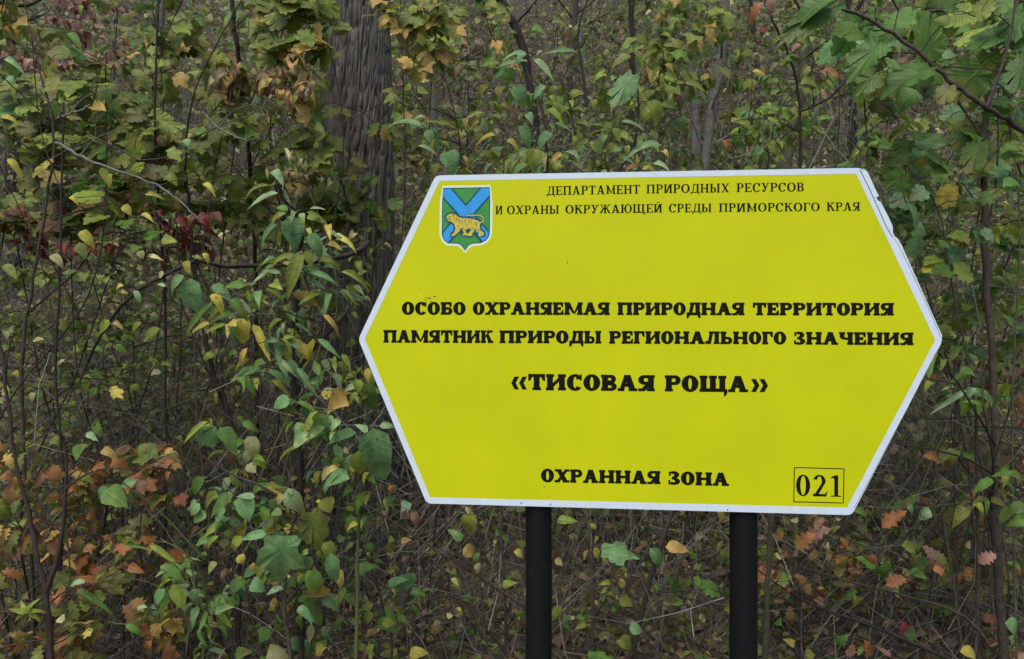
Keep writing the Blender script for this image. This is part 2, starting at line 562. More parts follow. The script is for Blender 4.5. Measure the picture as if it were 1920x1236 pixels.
def fill_shrub(label, cat, name, box, d, dd, kind, size, pal, ntips, nl, basepx, group, bark=None, nstems=3, r0=.004,
               droop=.35, stem_to=None, extra_twigs=0):
    """a shrub whose twig tips lie in the space seen in box (photo px) at distance d +- dd"""
    b0 = W(basepx, 900, d)
    P = Plant(name, label, cat, (b0[0], b0[1]), group, bark)
    x0, y0, x1, y1 = box
    for k in range(nstems):
        tx = x0 + (x1 - x0) * (k + .5 + random.uniform(-.3, .3)) / nstems
        ty = y0 + (y1 - y0) * random.uniform(.0, .45)
        top = W(tx, ty, d + random.uniform(-dd, dd))
        bs = P.base + np.array([random.uniform(-.08, .08), random.uniform(-.08, .08), -.03])
        if top[2] < bs[2] + .3: top[2] = bs[2] + .5
        m1 = bs * .62 + top * .38 + np.array([(bs[0] - top[0]) * .15, random.uniform(-.1, .1), .12]) + rng.standard_normal(3) * .10
        m2 = bs * .28 + top * .72 + rng.standard_normal(3) * .10
        P.stem([bs, m1, m2, top], r0 * random.uniform(.7, 1.2), .0022, 'stem' if k == 0 else 'branch')
    tips = []
    for k in range(ntips):
        dep = d + random.uniform(-dd, dd)
        p = W(random.uniform(x0, x1), random.uniform(y0, y1), dep)
        gz = g1(p[0], p[1])
        if p[2] < gz + .05: p[2] = gz + random.uniform(.05, .25)
        tips.append(p)
    axp = np.array(P.nodes)
    tips.sort(key=lambda p: float(np.min(np.linalg.norm(axp - p, axis=1))))
    for p in tips[:]:
        P.cluster(p, kind, size, pal, nl + random.randint(0, 2), span=size * 2.2, droop=droop)
    for k in range(extra_twigs):
        dep = d + random.uniform(-dd, dd)
        P.twig_to(W(random.uniform(x0, x1), random.uniform(y0, y1), dep), .0014)
    P.done()
    return P


# ================================================================== THE SIGN
ra, rb_, rc = 0.0148, 0.0079, -0.1113
ST = np.array([0.2852, 1.8054, -0.0236 + CAMZ])


def rotm(a, b, c):
    ca, sa, cb, sb, cc, sc = math.cos(a), math.sin(a), math.cos(b), math.sin(b), math.cos(c), math.sin(c)
    Rx = np.array([[1, 0, 0], [0, ca, -sa], [0, sa, ca]]); Ry = np.array([[cb, 0, sb], [0, 1, 0], [-sb, 0, cb]])
    Rz = np.array([[cc, -sc, 0], [sc, cc, 0], [0, 0, 1]])
    return Rz @ Ry @ Rx


RS = rotm(ra, rb_, rc)
NS = RS @ np.array([0, 1, 0])          # away from the camera


def S(px, py):
    """position in the sign's plane (x across, z up, metres from its middle) of a photo point"""
    dr = np.array([(px - 960) / 1500, 1, -(py - 618) / 1500])
    c0 = np.array([0, 0, CAMZ])
    t = ((ST - c0) @ NS) / (dr @ NS)
    loc = RS.T @ (c0 + dr * t - ST)
    return loc[0], loc[2]


sign = empty('information_sign', (0, 0, 0), 'yellow six-sided reserve notice with white border and Cyrillic text on two dark posts', 'sign')
sign.matrix_world = Matrix([[*RS[0], ST[0]], [*RS[1], ST[1]], [*RS[2], ST[2]], [0, 0, 0, 1]])


def flat_poly(pts, y):
    return [(x, y, z) for x, z in pts]


def prism(name, pts, y0, y1, mat, parent, bevel=0.0):
    """outline pts (x,z) between depth y0 (front) and y1"""
    n_ = len(pts)
    V = flat_poly(pts, y0) + flat_poly(pts, y1)
    Fc = [tuple(range(n_)), tuple(range(2 * n_ - 1, n_ - 1, -1))]
    Fc += [(k, k + n_, (k + 1) % n_ + n_, (k + 1) % n_) for k in range(n_)]
    o = mesh_obj(name, V, Fc, mat, parent, smooth=False)
    if bevel:
        md = o.modifiers.new('bevel', 'BEVEL'); md.width = bevel; md.segments = 2; md.limit_method = 'ANGLE'
    return o


def round_corners(pts, r, n_=4):
    out = []
    m_ = len(pts)
    for k in range(m_):
        p = np.array(pts[k]); a_ = np.array(pts[k - 1]); b_ = np.array(pts[(k + 1) % m_])
        ua = (a_ - p) / np.linalg.norm(a_ - p); ub = (b_ - p) / np.linalg.norm(b_ - p)
        p0 = p + ua * r; p1 = p + ub * r
        for q in range(n_ + 1):
            t = q / n_
            out.append(tuple((1 - t) ** 2 * p0 + 2 * t * (1 - t) * p + t * t * p1))
    return out


# white retro-reflective border: fine grain, slight bluish
M_WHITE = simple('white_film', (.66, .76, .84), .45, .3, .10, 55, .05)
M_YELLOW, n, l, b = new_mat('yellow_film')
tc = n.new('ShaderNodeTexCoord')
n1 = n.new('ShaderNodeTexNoise'); n1.inputs['Scale'].default_value = 5; n1.inputs['Detail'].default_value = 8; n1.inputs['Roughness'].default_value = .6
n2 = n.new('ShaderNodeTexNoise'); n2.inputs['Scale'].default_value = 170; n2.inputs['Detail'].default_value = 3
l.new(tc.outputs['Object'], n1.inputs[0]); l.new(tc.outputs['Object'], n2.inputs[0])
rp = n.new('ShaderNodeValToRGB')
rp.color_ramp.elements[0].position = .3; rp.color_ramp.elements[0].color = (.52, .565, .004, 1)
rp.color_ramp.elements[1].position = .7; rp.color_ramp.elements[1].color = (.60, .625, .005, 1)
l.new(n1.outputs[0], rp.inputs[0])
mr = n.new('ShaderNodeMapRange'); mr.inputs[3].default_value = .93; mr.inputs[4].default_value = 1.07
l.new(n2.outputs[0], mr.inputs[0])
ml = n.new('ShaderNodeVectorMath'); ml.operation = 'SCALE'; l.new(rp.outputs[0], ml.inputs[0]); l.new(mr.outputs[0], ml.inputs['Scale'])
l.new(ml.outputs[0], b.inputs['Base Color'])
b.inputs['Roughness'].default_value = .5; b.inputs['Specular IOR Level'].default_value = .16
M_INK = simple('black_ink', (.008, .008, .004), .6, .10)
M_STEEL = simple('dull_steel', (.30, .31, .31), .5, .5, .3, 40, .1)
M_POST = simple('black_post_paint', (.006, .008, .007), .6, .16, 0, 14, .5, (.020, .020, .014))
M_POST.node_tree.nodes['Color Ramp'].color_ramp.elements[0].position = .25
M_POST.node_tree.nodes['Color Ramp'].color_ramp.elements[1].position = .42
M_RIVET = simple('rivet', (.06, .055, .06), .5, .5)
M_SEAM = simple('seam_dark', (.04, .05, .06), .6, .3)

outer = [S(*p) for p in ((817, 329), (1617, 315), (1768, 637), (1597, 966), (800, 944), (672, 636))]
inner = [S(*p) for p in ((824.5, 339.5), (1605, 326), (1753.5, 638), (1588, 952), (806.5, 932.5), (684, 635.5))]
prism('backing_board', round_corners(outer, .011), 0.0006, .004, M_STEEL, sign)
# white frame as a ring so that the yellow sheet is set beside it
ro = round_corners(outer, .011); ri = round_corners(inner, .002)
k_ = len(ro)
V = flat_poly(ro, -.0006) + flat_poly(ri, -.0006) + flat_poly(ro, .0006) + flat_poly(ri, .0001)
Fc = []
for k in range(k_):
    k2 = (k + 1) % k_
    Fc += [(k, k2, k2 + k_, k + k_), (k, k + 2 * k_, k2 + 2 * k_, k2), (k + k_, k2 + k_, k2 + 3 * k_, k + 3 * k_)]
mesh_obj('border', V, Fc, M_WHITE, sign, smooth=False)
prism('panel', [(x, z) for x, z in ri], -.0003, .0006, M_YELLOW, sign)


def inked(name, polys, y, mat, parent, step=.000012):
    V, Fc = [], []
    for q, pl in enumerate(polys):
        k = len(V)
        V += flat_poly(pl, y - step * (q % 20))
        Fc.append(tuple(range(k, k + len(pl))))
    return mesh_obj(name, V, Fc, mat, parent, smooth=False)


def line_poly(p, q, w):
    p = np.array(p); q = np.array(q); dv = (q - p) / np.linalg.norm(q - p); nn = np.array([-dv[1], dv[0]]) * w / 2
    return [tuple(p - nn), tuple(q - nn), tuple(q + nn), tuple(p + nn)]


# --------------------------------------------------- lettering: outlines of each character, cap height 1
BOLD = dict(S=.35, T=.20, H=.18, O=.06, ring=.345, rt=.175, W=1.0)
BOOK = dict(S=.20, T=.09, H=.075, O=.08, ring=.20, rt=.08, W=1.0)


def glyph(ch, st):
    S_, T, H, O = st['S'], st['T'], st['H'], st['O']
    bold = S_ > .2
    P = []
    rect = lambda x0, y0, x1, y1: P.append([(x0, y0), (x1, y0), (x1, y1), (x0, y1)])

    def stem(x, y0=0, y1=1, top=True, bot=True, l_=O, r_=O):
        rect(x, y0, x + S_, y1)
        if bot: rect(x - l_, y0, x + S_ + r_, y0 + H)
        if top: rect(x - l_, y1 - H, x + S_ + r_, y1)

    def arc(cx, cy, rx, ry, wx, wy, a0, a1, nn=18):
        for k in range(nn):
            t0 = R(a0 + (a1 - a0) * k / nn); t1 = R(a0 + (a1 - a0) * (k + 1) / nn)
            P.append([(cx + rx * math.cos(t0), cy + ry * math.sin(t0)), (cx + rx * math.cos(t1), cy + ry * math.sin(t1)),
                      (cx + (rx - wx) * math.cos(t1), cy + (ry - wy) * math.sin(t1)), (cx + (rx - wx) * math.cos(t0), cy + (ry - wy) * math.sin(t0))])

    def diag(x0, y0, x1, y1, w):   # slanted bar with horizontal ends, w = horizontal width
        P.append([(x0, y0), (x0 + w, y0), (x1 + w, y1), (x1, y1)])

    def serif(cx, y, hw, t=H): rect(cx - hw, y, cx + hw, y + t)

    def drop(x, y, h, w, sg):      # serif hanging from a bar end
        P.append([(x, y), (x + sg * w, y), (x + sg * w * .55, y - h), (x, y - h)])

    def bowl(x, y0, y1, w):        # right-hand half bowl from a stem's right edge
        cy = (y0 + y1) / 2; ry = (y1 - y0) / 2; flat = w * .35
        rect(x, y0, x + flat, y0 + T); rect(x, y1 - T, x + flat, y1)
        arc(x + flat, cy, w - flat, ry, min(S_, (w - flat) * .92), T, -90, 90)

    D = S_ * 1.12
    th = T * 1.25
    rw, rt = st['ring'], st['rt']
    w = 1.0
    if ch == 'О':
        w = .98 if bold else .92; arc(w / 2, .5, w / 2, .52, rw * 1.12, rt, 0, 360, 30)
    elif ch == '0':
        w = .62; arc(w / 2, .5, w / 2, .51, .19, .06, 0, 360, 30)
    elif ch == 'С':
        w = .92 if bold else .82; arc(w * .53, .5, w * .53, .52, rw * 1.12, rt, 30, 322, 26)
        rect(w * .82, .62, w * .95, 1.0)
    elif ch in 'НПИЙ':
        w = 1.16 if bold else .92; x2 = w - O - S_
        stem(O, r_=O if ch != 'П' else O); stem(x2)
        if ch == 'Н': rect(O + S_ * .5, .5 - T / 2, x2 + S_ * .5, .5 + T / 2)
        elif ch == 'П': rect(O, 1 - T * 1.1, x2 + S_, 1)
        elif bold: P.append([(O + S_ * .9, .14), (O + S_ * .9, .42), (x2 + S_ * .1, .86), (x2 + S_ * .1, .58)])
        else: diag(O + S_ * .75, .1, x2 + S_ * .25 - th * 1.3, .9, th * 1.5)
        if ch == 'Й': arc(w / 2, 1.28, .17, .17, .1, .07, 200, 340, 10)
    elif ch in 'ШЩ':
        w = 1.55 if bold else 1.3; x2 = w / 2 - S_ / 2; x3 = w - O - S_
        for x in (O, x2, x3): stem(x)
        rect(O, 0, x3 + S_, T * 1.1)
        if ch == 'Щ':
            rect(x3 + S_, 0, x3 + S_ + O + .06, H); P.append([(x3 + S_ * .75, 0), (x3 + S_ + O + .06, 0), (x3 + S_ + O + .06, -.06), (x3 + S_ + .0, -.26), (x3 + S_ * .75, -.26)])
            w += .06
    elif ch == 'Т':
        w = .98 if bold else .8; stem(w / 2 - S_ / 2, top=False, l_=O * 1.3, r_=O * 1.3)
        rect(0, 1 - T, w, 1)
        for x, sg in ((0, 1), (w, -1)): drop(x, 1 - T, .22 if bold else .16, T * 1.1, sg)
    elif ch == 'Г':
        w = .84 if bold else .7; stem(O, top=True); rect(O, 1 - T, w, 1); drop(w, 1 - T, .24, T * 1.2, -1)
    elif ch == 'Е':
        w = .88 if bold else .74; stem(O)
        rect(O, 1 - T, w - .03, 1); rect(O, 0, w, T); rect(O + S_, .5 - T / 2, w * .76, .5 + T / 2)
        drop(w - .03, 1 - T, .18, T * 1.1, -1)
        P.append([(w, T), (w - T * 1.1, T), (w - T * .5, T + .2), (w, T + .2)])
        rect(w * .76 - T * .8, .36, w * .76, .64)
    elif ch in 'РЬБВ':
        w = .92 if bold else .74
        stem(O, top=ch != 'Б')
        bw = w - O - S_
        if ch == 'Р': bowl(O + S_, .4 if bold else .44, 1, bw)
        if ch == 'Ь': bowl(O + S_, 0, .58, bw)
        if ch == 'Б':
            bowl(O + S_, 0, .6, bw); rect(0, 1 - T, w * .93, 1); drop(w * .93, 1 - T, .2, T * 1.1, -1)
        if ch == 'В': bowl(O + S_, .46, 1, bw * .9); bowl(O + S_, 0, .54, bw)
    elif ch == 'Ы':
        w = 1.32 if bold else 1.1; stem(O); bowl(O + S_, 0, .58, w * .62 - O - S_); stem(w - O - S_)
    elif ch == 'Я':
        w = .98 if bold else .78; x2 = w - O - S_
        stem(x2)
        m_ = len(P); bowl(0, .4 if bold else .44, 1, x2)
        for k in range(m_, len(P)): P[k] = [(x2 - x, y) for x, y in P[k]]
        diag(O, 0, x2 - .12, .45, D * .85); rect(0, 0, O + D * .9, H)
    elif ch == 'А':
        w = 1.14 if bold else .92; ap = w * .5
        P.append([(O * 1.2, 0), (O * 1.2 + th * 1.15, 0), (ap + th * .3, 1), (ap - D * .45, 1)])
        P.append([(w - O - D, 0), (w - O, 0), (ap + D * .42, 1), (ap - D * .5, 1)])
        rect(w * .27, .27, w * .7, .27 + T)
        serif(O * 1.2 + th * .5, 0, O * 1.1 + th * .55); serif(w - O - D / 2, 0, D / 2 + O)
    elif ch in 'ДЛ':
        w = 1.1 if bold else .92; x2 = w - O - S_
        b0 = 0
        P.append([(O + .08, 0), (O + .08 + th * 1.1, 0), (w * .36 + th * .9, 1), (w * .36 - th * .2, 1)])
        stem(x2, bot=ch == 'Л'); rect(w * .24, 1 - H, x2 + S_, 1)
        if ch == 'Л':
            arc(O + .06, .13, .14 if bold else .11, .14, .13 if bold else .1, .12, 0, 360, 12)
        else:
            rect(0, 0, w, T * 1.15)
            for x, sg in ((0, 1), (w, -1)): drop(x, 0.01, .24, T * 1.3, sg)
    elif ch == 'М':
        w = 1.52 if bold else 1.1; x2 = w - O - S_
        stem(O + (0 if bold else .03), top=False); stem(x2, top=False)
        rect(0, 1 - H, O + S_, 1); rect(x2, 1 - H, w, 1)
        c_ = w / 2
        P.append([(O + .0, 1), (O + D, 1), (c_ + D * .3, .16), (c_ - D * .25, .16)])
        P.append([(x2 + S_ - th * 1.2, 1), (x2 + S_, 1), (c_ + D * .3, .08), (c_ - D * .02, .08)])
    elif ch == 'К':
        w = 1.06 if bold else .86; stem(O)
        P.append([(O + S_, .42), (O + S_, .58), (w - O * 1.4 - th, 1), (w - O * 1.4, 1)])
        P.append([(O + S_ + .06, .56), (O + S_ + .06 + D * .6, .68), (w, .0), (w - D, .0)])
        serif(w - O - th * .9, 1 - H, O + th * .8); rect(w - D - O * .7, 0, w + .02, H)
    elif ch == 'Ж':
        w = 1.5 if bold else 1.2; c_ = w / 2; stem(c_ - S_ / 2)
        for sg in (-1, 1):
            P.append([(c_ + sg * S_ / 2, .44), (c_ + sg * S_ / 2, .57), (c_ + sg * (w / 2 - O - th), 1), (c_ + sg * (w / 2 - O), 1)])
            P.append([(c_ + sg * (S_ / 2 + .03), .5), (c_ + sg * (S_ / 2 + .03 + D * .4), .64), (c_ + sg * (w / 2), 0), (c_ + sg * (w / 2 - D), 0)])
            serif(c_ + sg * (w / 2 - O - th * .5), 1 - H, O + th * .6)
    elif ch == 'Х':
        w = 1.1 if bold else .9
        diag(w - O - D, 0, O, 1, D); diag(O, 0, w - O - th * 1.1, 1, th * 1.1)
        for cx, y, hw in ((O + D / 2, 1 - H, D / 2 + O), (w - O - D / 2, 0, D / 2 + O), (O + th / 2, 0, th / 2 + O * 1.1), (w - O - th / 2, 1 - H, th / 2 + O * 1.1)): serif(cx, y, hw)
    elif ch == 'У':
        w = 1.06 if bold else .84
        P.append([(O, 1), (O + D, 1), (w * .6, .34), (w * .5, .22), (w * .44, .26)])
        P.append([(w - O - th * 1.1, 1), (w - O, 1), (w * .44, .0), (w * .3, .0)])
        arc(w * .28, .12, .13, .13, .12, .11, 0, 360, 12); rect(w * .26, -.01, w * .42, T * .9)
        serif(O + D / 2, 1 - H, D / 2 + O); serif(w - O - th / 2, 1 - H, th / 2 + O)
    elif ch == 'Ч':
        w = 1.06 if bold else .88; x2 = w - O - S_; stem(x2)
        rect(O, .55, O + S_, 1); rect(0, 1 - H, O + S_ + O, 1)
        arc(O + S_ + .2, .6, S_ + .2, .22, S_, T, 180, 270, 8); rect(O + S_ + .18, .38, x2, .38 + T)
    elif ch == 'Ю':
        w = 1.5 if bold else 1.22; stem(O); rect(O + S_, .5 - T / 2, w - .8, .5 + T / 2)
        arc(w - .42, .5, .42, .52, rw, rt, 0, 360, 28)
    elif ch == 'З':
        w = .82 if bold else .66
        arc(w * .45, .75, w * .47, .27, S_ * 1.0, T, -90, 150, 16); arc(w * .45, .26, w * .55, .28, S_ * 1.05, T, -150, 90, 16)
        rect(w * .28, .5 - T / 2 - .01, w * .5, .5 + T / 2 + .01)
        rect(w * .03, .66, w * .03 + T * .7, .98); rect(0, .02, T * .7, .34)
    elif ch == '2':
        w = .62
        arc(w * .46, .72, w * .44, .29, .17, .07, -25, 165, 16)
        P.append([(w * .66, .66), (w * .9, .66), (w * .40, .1), (w * .0, .0), (w * .06, .03)])
        rect(0, 0, w * .95, .115); P.append([(w * .95, 0), (w * 1.04, .24), (w * .98, .24), (w * .86, .1)])
    elif ch == '1':
        w = .5; rect(w * .40, 0, w * .40 + .17, 1); rect(w * .10, 0, w, .05); P.append([(w * .42, 1), (w * .5, 1), (w * .42, .86), (w * .08, .86), (w * .08, .9)])
    elif ch in '«»':
        w = .78
        for x in (0, .42):
            if ch == '«':
                P.append([(x, .42), (x + .18, .82), (x + .42, .82), (x + .24, .42)]); P.append([(x, .42), (x + .24, .42), (x + .42, .02), (x + .18, .02)])
            else:
                P.append([(x + .42, .42), (x + .24, .82), (x, .82), (x + .18, .42)]); P.append([(x + .42, .42), (x + .18, .42), (x, .02), (x + .24, .02)])
    return P, w


def word(text, xa, xb, base_l, base_r, cap, st, gap):
    """word from photo px xa..xb, baseline y base_l..base_r, cap height in px -> polygons in sign plane"""
    gl = []; x = 0
    for ch in text:
        P, w = glyph(ch, st); gl.append((P, x)); x += w + gap
    tot = x - gap
    out = []
    for P, x0 in gl:
        for pl in P:
            q = []
            for (u, v) in pl:
                t = (u + x0) / tot
                px = xa + (xb - xa) * t; py = base_l + (base_r - base_l) * t - v * cap
                q.append(S(px, py))
            out.append(q)
    return out


LINES = [
    (BOOK, .10, 16.6, [('ДЕПАРТАМЕНТ', 1025, 1200, 366.3, 363.2), ('ПРИРОДНЫХ', 1212, 1367.5, 363, 360.7), ('РЕСУРСОВ', 1381, 1507, 360.5, 359)]),
    (BOOK, .10, 16.0, [('И', 929, 942.5, 402.3, 402), ('ОХРАНЫ', 950.5, 1048, 402, 401), ('ОКРУЖАЮЩЕЙ', 1060, 1241.5, 400.8, 398.6), ('СРЕДЫ', 1254, 1334, 398.6, 397.8),
                       ('ПРИМОРСКОГО', 1348, 1537, 397.6, 396), ('КРАЯ', 1550, 1612.5, 395.8, 395.2)]),
    (BOLD, .045, 24.0, [('ОСОБО', 753.4, 873.3, 590.3, 590.5), ('ОХРАНЯЕМАЯ', 886.3, 1143.4, 590.5, 591), ('ПРИРОДНАЯ', 1157.7, 1396, 591, 591.5), ('ТЕРРИТОРИЯ', 1411.5, 1676, 591.5, 592)]),
    (BOLD, .045, 24.0, [('ПАМЯТНИК', 719, 924.3, 642.8, 643.5), ('ПРИРОДЫ', 936.5, 1127.4, 643.6, 644.5), ('РЕГИОНАЛЬНОГО', 1142, 1474.2, 644.6, 646), ('ЗНАЧЕНИЯ', 1488.7, 1712.7, 646.2, 647.5)]),
    (BOLD, .045, 30.5, [('«', 958.5, 986, 731, 731.3), ('ТИСОВАЯ', 990.5, 1228, 731.6, 734), ('РОЩА', 1246.4, 1402.5, 734.2, 735.6), ('»', 1408, 1437.5, 735.6, 736)]),
    (BOLD, .045, 25.0, [('ОХРАННАЯ', 1014.3, 1238.3, 904, 908.2), ('ЗОНА', 1253.3, 1366.7, 908.6, 911.6)]),
    (BOOK, .12, 40.0, [('021', 1492.5, 1577, 930, 931.5)]),
]
for st, gap, cap, ws in LINES:
    pol = []
    for (t, xa, xb, bl, br) in ws: pol += word(t, xa, xb, bl, br, cap, st, gap)
    inked('lettering', pol, -.00042, M_INK, sign)
bx = [S(*p) for p in ((1489.3, 876.7), (1582.5, 879.3), (1581, 943.3), (1488.3, 941))]
inked('number_box', [line_poly(bx[k], bx[(k + 1) % 4], .0021) for k in range(4)], -.00042, M_INK, sign)


# --------------------------------------------------- the emblem: shield, saltire, tiger
def Z_(zx, zy): return S(800 + zx / 8.2375, 330 + zy / 8.24)


def grow(pts, k, c=(600, 620)):
    out = []
    m_ = len(pts)
    for q in range(m_):
        a_ = np.array(pts[q - 1], float); p = np.array(pts[q], float); b_ = np.array(pts[(q + 1) % m_], float)
        t_ = b_ - a_; t_ /= np.linalg.norm(t_) + 1e-9
        nn = np.array([t_[1], -t_[0]])
        if nn @ (p - np.array(c)) < 0: nn = -nn
        out.append(tuple(p + nn * k))
    return out


def sticker(name, pts, y, mat, parent):
    import mathutils.geometry as mg
    P2 = [Z_(*p) for p in pts]
    tri = mg.tessellate_polygon([[Vector((x, z, 0)) for x, z in P2]])
    return mesh_obj(name, [(x, y, z) for x, z in P2], [tuple(t) for t in tri], mat, parent, smooth=False)


M_ECREAM = simple('emblem_white', (.72, .80, .62), .45, .3)
M_EGREEN = simple('emblem_green', (.05, .33, .06), .45, .3, .25, 60)
M_EBLUE = simple('emblem_blue', (.035, .36, .80), .45, .3, .2, 60)
M_EDARK = simple('emblem_dark', (.01, .07, .10), .45, .3)
M_EGOLD = simple('emblem_gold', (.68, .56, .06), .45, .3, .25, 90)
shield = [(262, 200), (970, 188), (968, 400), (962, 880), (945, 940), (905, 990), (830, 1028), (700, 1033), (640, 1065), (592, 1140), (548, 1070), (490, 1034),
          (330, 1028), (278, 985), (248, 905), (254, 400)]
emb = mesh_obj('emblem', [(x, -.00042, z) for x, z in [Z_(*p) for p in grow(shield, 50)]], [tuple(range(16))], M_ECREAM, sign, smooth=False)
for q_, me_o in enumerate([emb]):
    import mathutils.geometry as mg
    P2 = [Z_(*p) for p in grow(shield, 50)]
    me_o.data.clear_geometry()
    me_o.data.from_pydata([(x, -.00042, z) for x, z in P2], [], [tuple(t) for t in mg.tessellate_polygon([[Vector((x, z, 0)) for x, z in P2]])])
sticker('outline', grow(shield, 15), -.00050, M_EDARK, emb)
sticker('shield', shield, -.00056, M_EGREEN, emb)
b1 = [(264, 205), (375, 205), (960, 880), (945, 938), (905, 988), (870, 1010), (256, 318)]
b2 = [(845, 192), (968, 190), (966, 300), (330, 1024), (278, 984), (250, 900), (252, 885)]
e1 = [(262, 203), (408, 203), (961, 842), (945, 940), (905, 990), (835, 1028), (256, 358)]
e2 = [(812, 192), (969, 190), (967, 343), (364, 1029), (278, 984), (249, 905), (252, 845)]
sticker('band_edge', e1, -.00060, M_EDARK, emb); sticker('band_edge', e2, -.00062, M_EDARK, emb)
sticker('band', b1, -.00066, M_EBLUE, emb); sticker('band', b2, -.00068, M_EBLUE, emb)
tiger = [(300, 640), (330, 600), (375, 582), (420, 590), (465, 612), (500, 640), (560, 655), (640, 655), (720, 668), (790, 690), (830, 735), (820, 790), (832, 840),
         (880, 870), (885, 915), (840, 930), (798, 925), (812, 890), (770, 850), (745, 800), (735, 850), (700, 900), (705, 925), (640, 930), (600, 915), (570, 920), (545, 920),
         (575, 880), (545, 810), (530, 800), (505, 860), (440, 910), (430, 930), (375, 930), (385, 905), (430, 870), (445, 810), (430, 750), (380, 705), (330, 695), (310, 670)]
sticker('tiger_outline', grow(tiger, 27, (600, 720)), -.00072, M_EDARK, emb)
sticker('tiger', tiger, -.00078, M_EGOLD, emb)
for gap_ in ([(600, 835), (640, 815), (688, 812), (678, 850), (655, 880), (632, 890), (612, 880)], [(775, 862), (795, 885), (790, 925), (760, 925), (745, 895)], [(545, 815), (572, 880), (545, 905), (520, 900), (512, 860)]):
    sticker('leg_gap', gap_, -.00084, M_EDARK, emb)
for eye in ([(345, 622), (368, 618), (370, 632), (348, 636)], [(305, 652), (335, 655), (352, 672), (325, 676)], [(400, 590), (425, 600), (415, 622), (395, 612)]):
    sticker('face_mark', eye, -.00084, M_EDARK, emb)
tail = [(800, 722), (850, 720), (880, 690), (870, 640), (830, 612), (760, 605), (690, 612), (620, 605)]
pl = []; pd = []
for k in range(len(tail) - 1):
    pd.append(line_poly(Z_(*tail[k]), Z_(*tail[k + 1]), .0062)); pl.append(line_poly(Z_(*tail[k]), Z_(*tail[k + 1]), .0026))
inked('tail_outline', pd, -.00074, M_EDARK, emb, .000003); inked('tail', pl, -.00082, M_EGOLD, emb, .000003)
stripes = [((500, 660), (520, 740)), ((545, 670), (560, 735)), ((600, 668), (585, 720)), ((650, 672), (665, 730)), ((700, 680), (690, 735)), ((745, 700), (750, 760)),
           ((455, 640), (470, 700)), ((415, 620), (425, 660)), ((350, 630), (372, 640)), ((780, 720), (765, 780)), ((610, 740), (625, 765)), ((480, 760), (500, 790)),
           ((560, 800), (590, 850)), ((700, 790), (720, 820)), ((790, 830), (815, 850)), ((335, 665), (375, 668))]
inked('stripes', [line_poly(Z_(*p), Z_(*q), .0015) for p, q in stripes], -.00088, M_EDARK, emb, .000002)['kind'] = 'stuff'

# small dirt marks, rivets, the lifting film along the upper right edge
M_DIRT = simple('dirt', (.16, .14, .02), .8, .2)
for (x, y, w, h) in ((1064, 492, 2.4, 9), (804, 559, 14, 2.5), (815, 556, 8, 2.2), (797, 563, 7, 2.0), (808, 565, 6, 1.6), (1021, 913, 7, 2), (1028, 932, 2, 2), (786, 541, 2, 2), (1555, 803, 2.2, 2.2)):
    an = random.uniform(0, 6)
    pts = [S(x + w / 2 * math.cos(t + an) * random.uniform(.6, 1.2), y + h / 2 * math.sin(t + an) * random.uniform(.6, 1.2)) for t in np.linspace(0, 2 * math.pi, 8)[:-1]]
    inked('dirt_mark', [pts[::-1]], -.00035, M_DIRT, sign)
for (x, y) in ((977, 943.5), (1032, 946), (1364, 956), (1250, 951)):
    cx, cz = S(x, y); V = []; r_ = .0019 if x != 1250 else .001
    V = [(cx + r_ * math.cos(t), -.0006, cz + r_ * math.sin(t)) for t in np.linspace(0, 2 * math.pi, 9)[:-1]] + [(cx + .5 * r_ * math.cos(t), -.0014, cz + .5 * r_ * math.sin(t)) for t in np.linspace(0, 2 * math.pi, 9)[:-1]]
    Fc = [tuple(range(8, 16))] + [(k, (k + 1) % 8, (k + 1) % 8 + 8, k + 8) for k in range(8)]
    mesh_obj('rivet', V, Fc, M_RIVET, sign, smooth=False)
seam = [S(*p) for p in ((1612, 318), (1630, 354), (1647, 392), (1662, 426), (1674, 446))]
inked('film_seam', [line_poly(seam[k], seam[k + 1], .0016) for k in range(4)], -.00066, M_SEAM, sign)
seam2 = [S(*p) for p in ((1677, 447), (1690, 470), (1712, 517), (1737, 570), (1764, 632))]
inked('film_seam', [line_poly(seam2[k], seam2[k + 1], .0009) for k in range(4)], -.00066, M_SEAM, sign)
seam3 = [S(*p) for p in ((1758, 655), (1700, 768), (1640, 880), (1601, 953))]
inked('film_seam', [line_poly(seam3[k], seam3[k + 1], .0007) for k in range(3)], -.00066, M_SEAM, sign)
# strip of film folded past the board's edge, torn in two places
fold1 = [S(*p) for p in ((1618, 315.5), (1627, 322), (1648, 368), (1644, 370), (1640, 372))]
fold2 = [S(*p) for p in ((1643, 374), (1652, 379), (1668, 410), (1674, 424), (1675, 440), (1670, 430))]
fold3 = [S(*p) for p in ((1676, 442), (1683, 447), (1692, 462), (1768, 632), (1764, 630), (1690, 470))]
for fd in (fold1, fold2, fold3): prism('folded_film', fd[::-1], .0012, .0030, M_WHITE, sign)

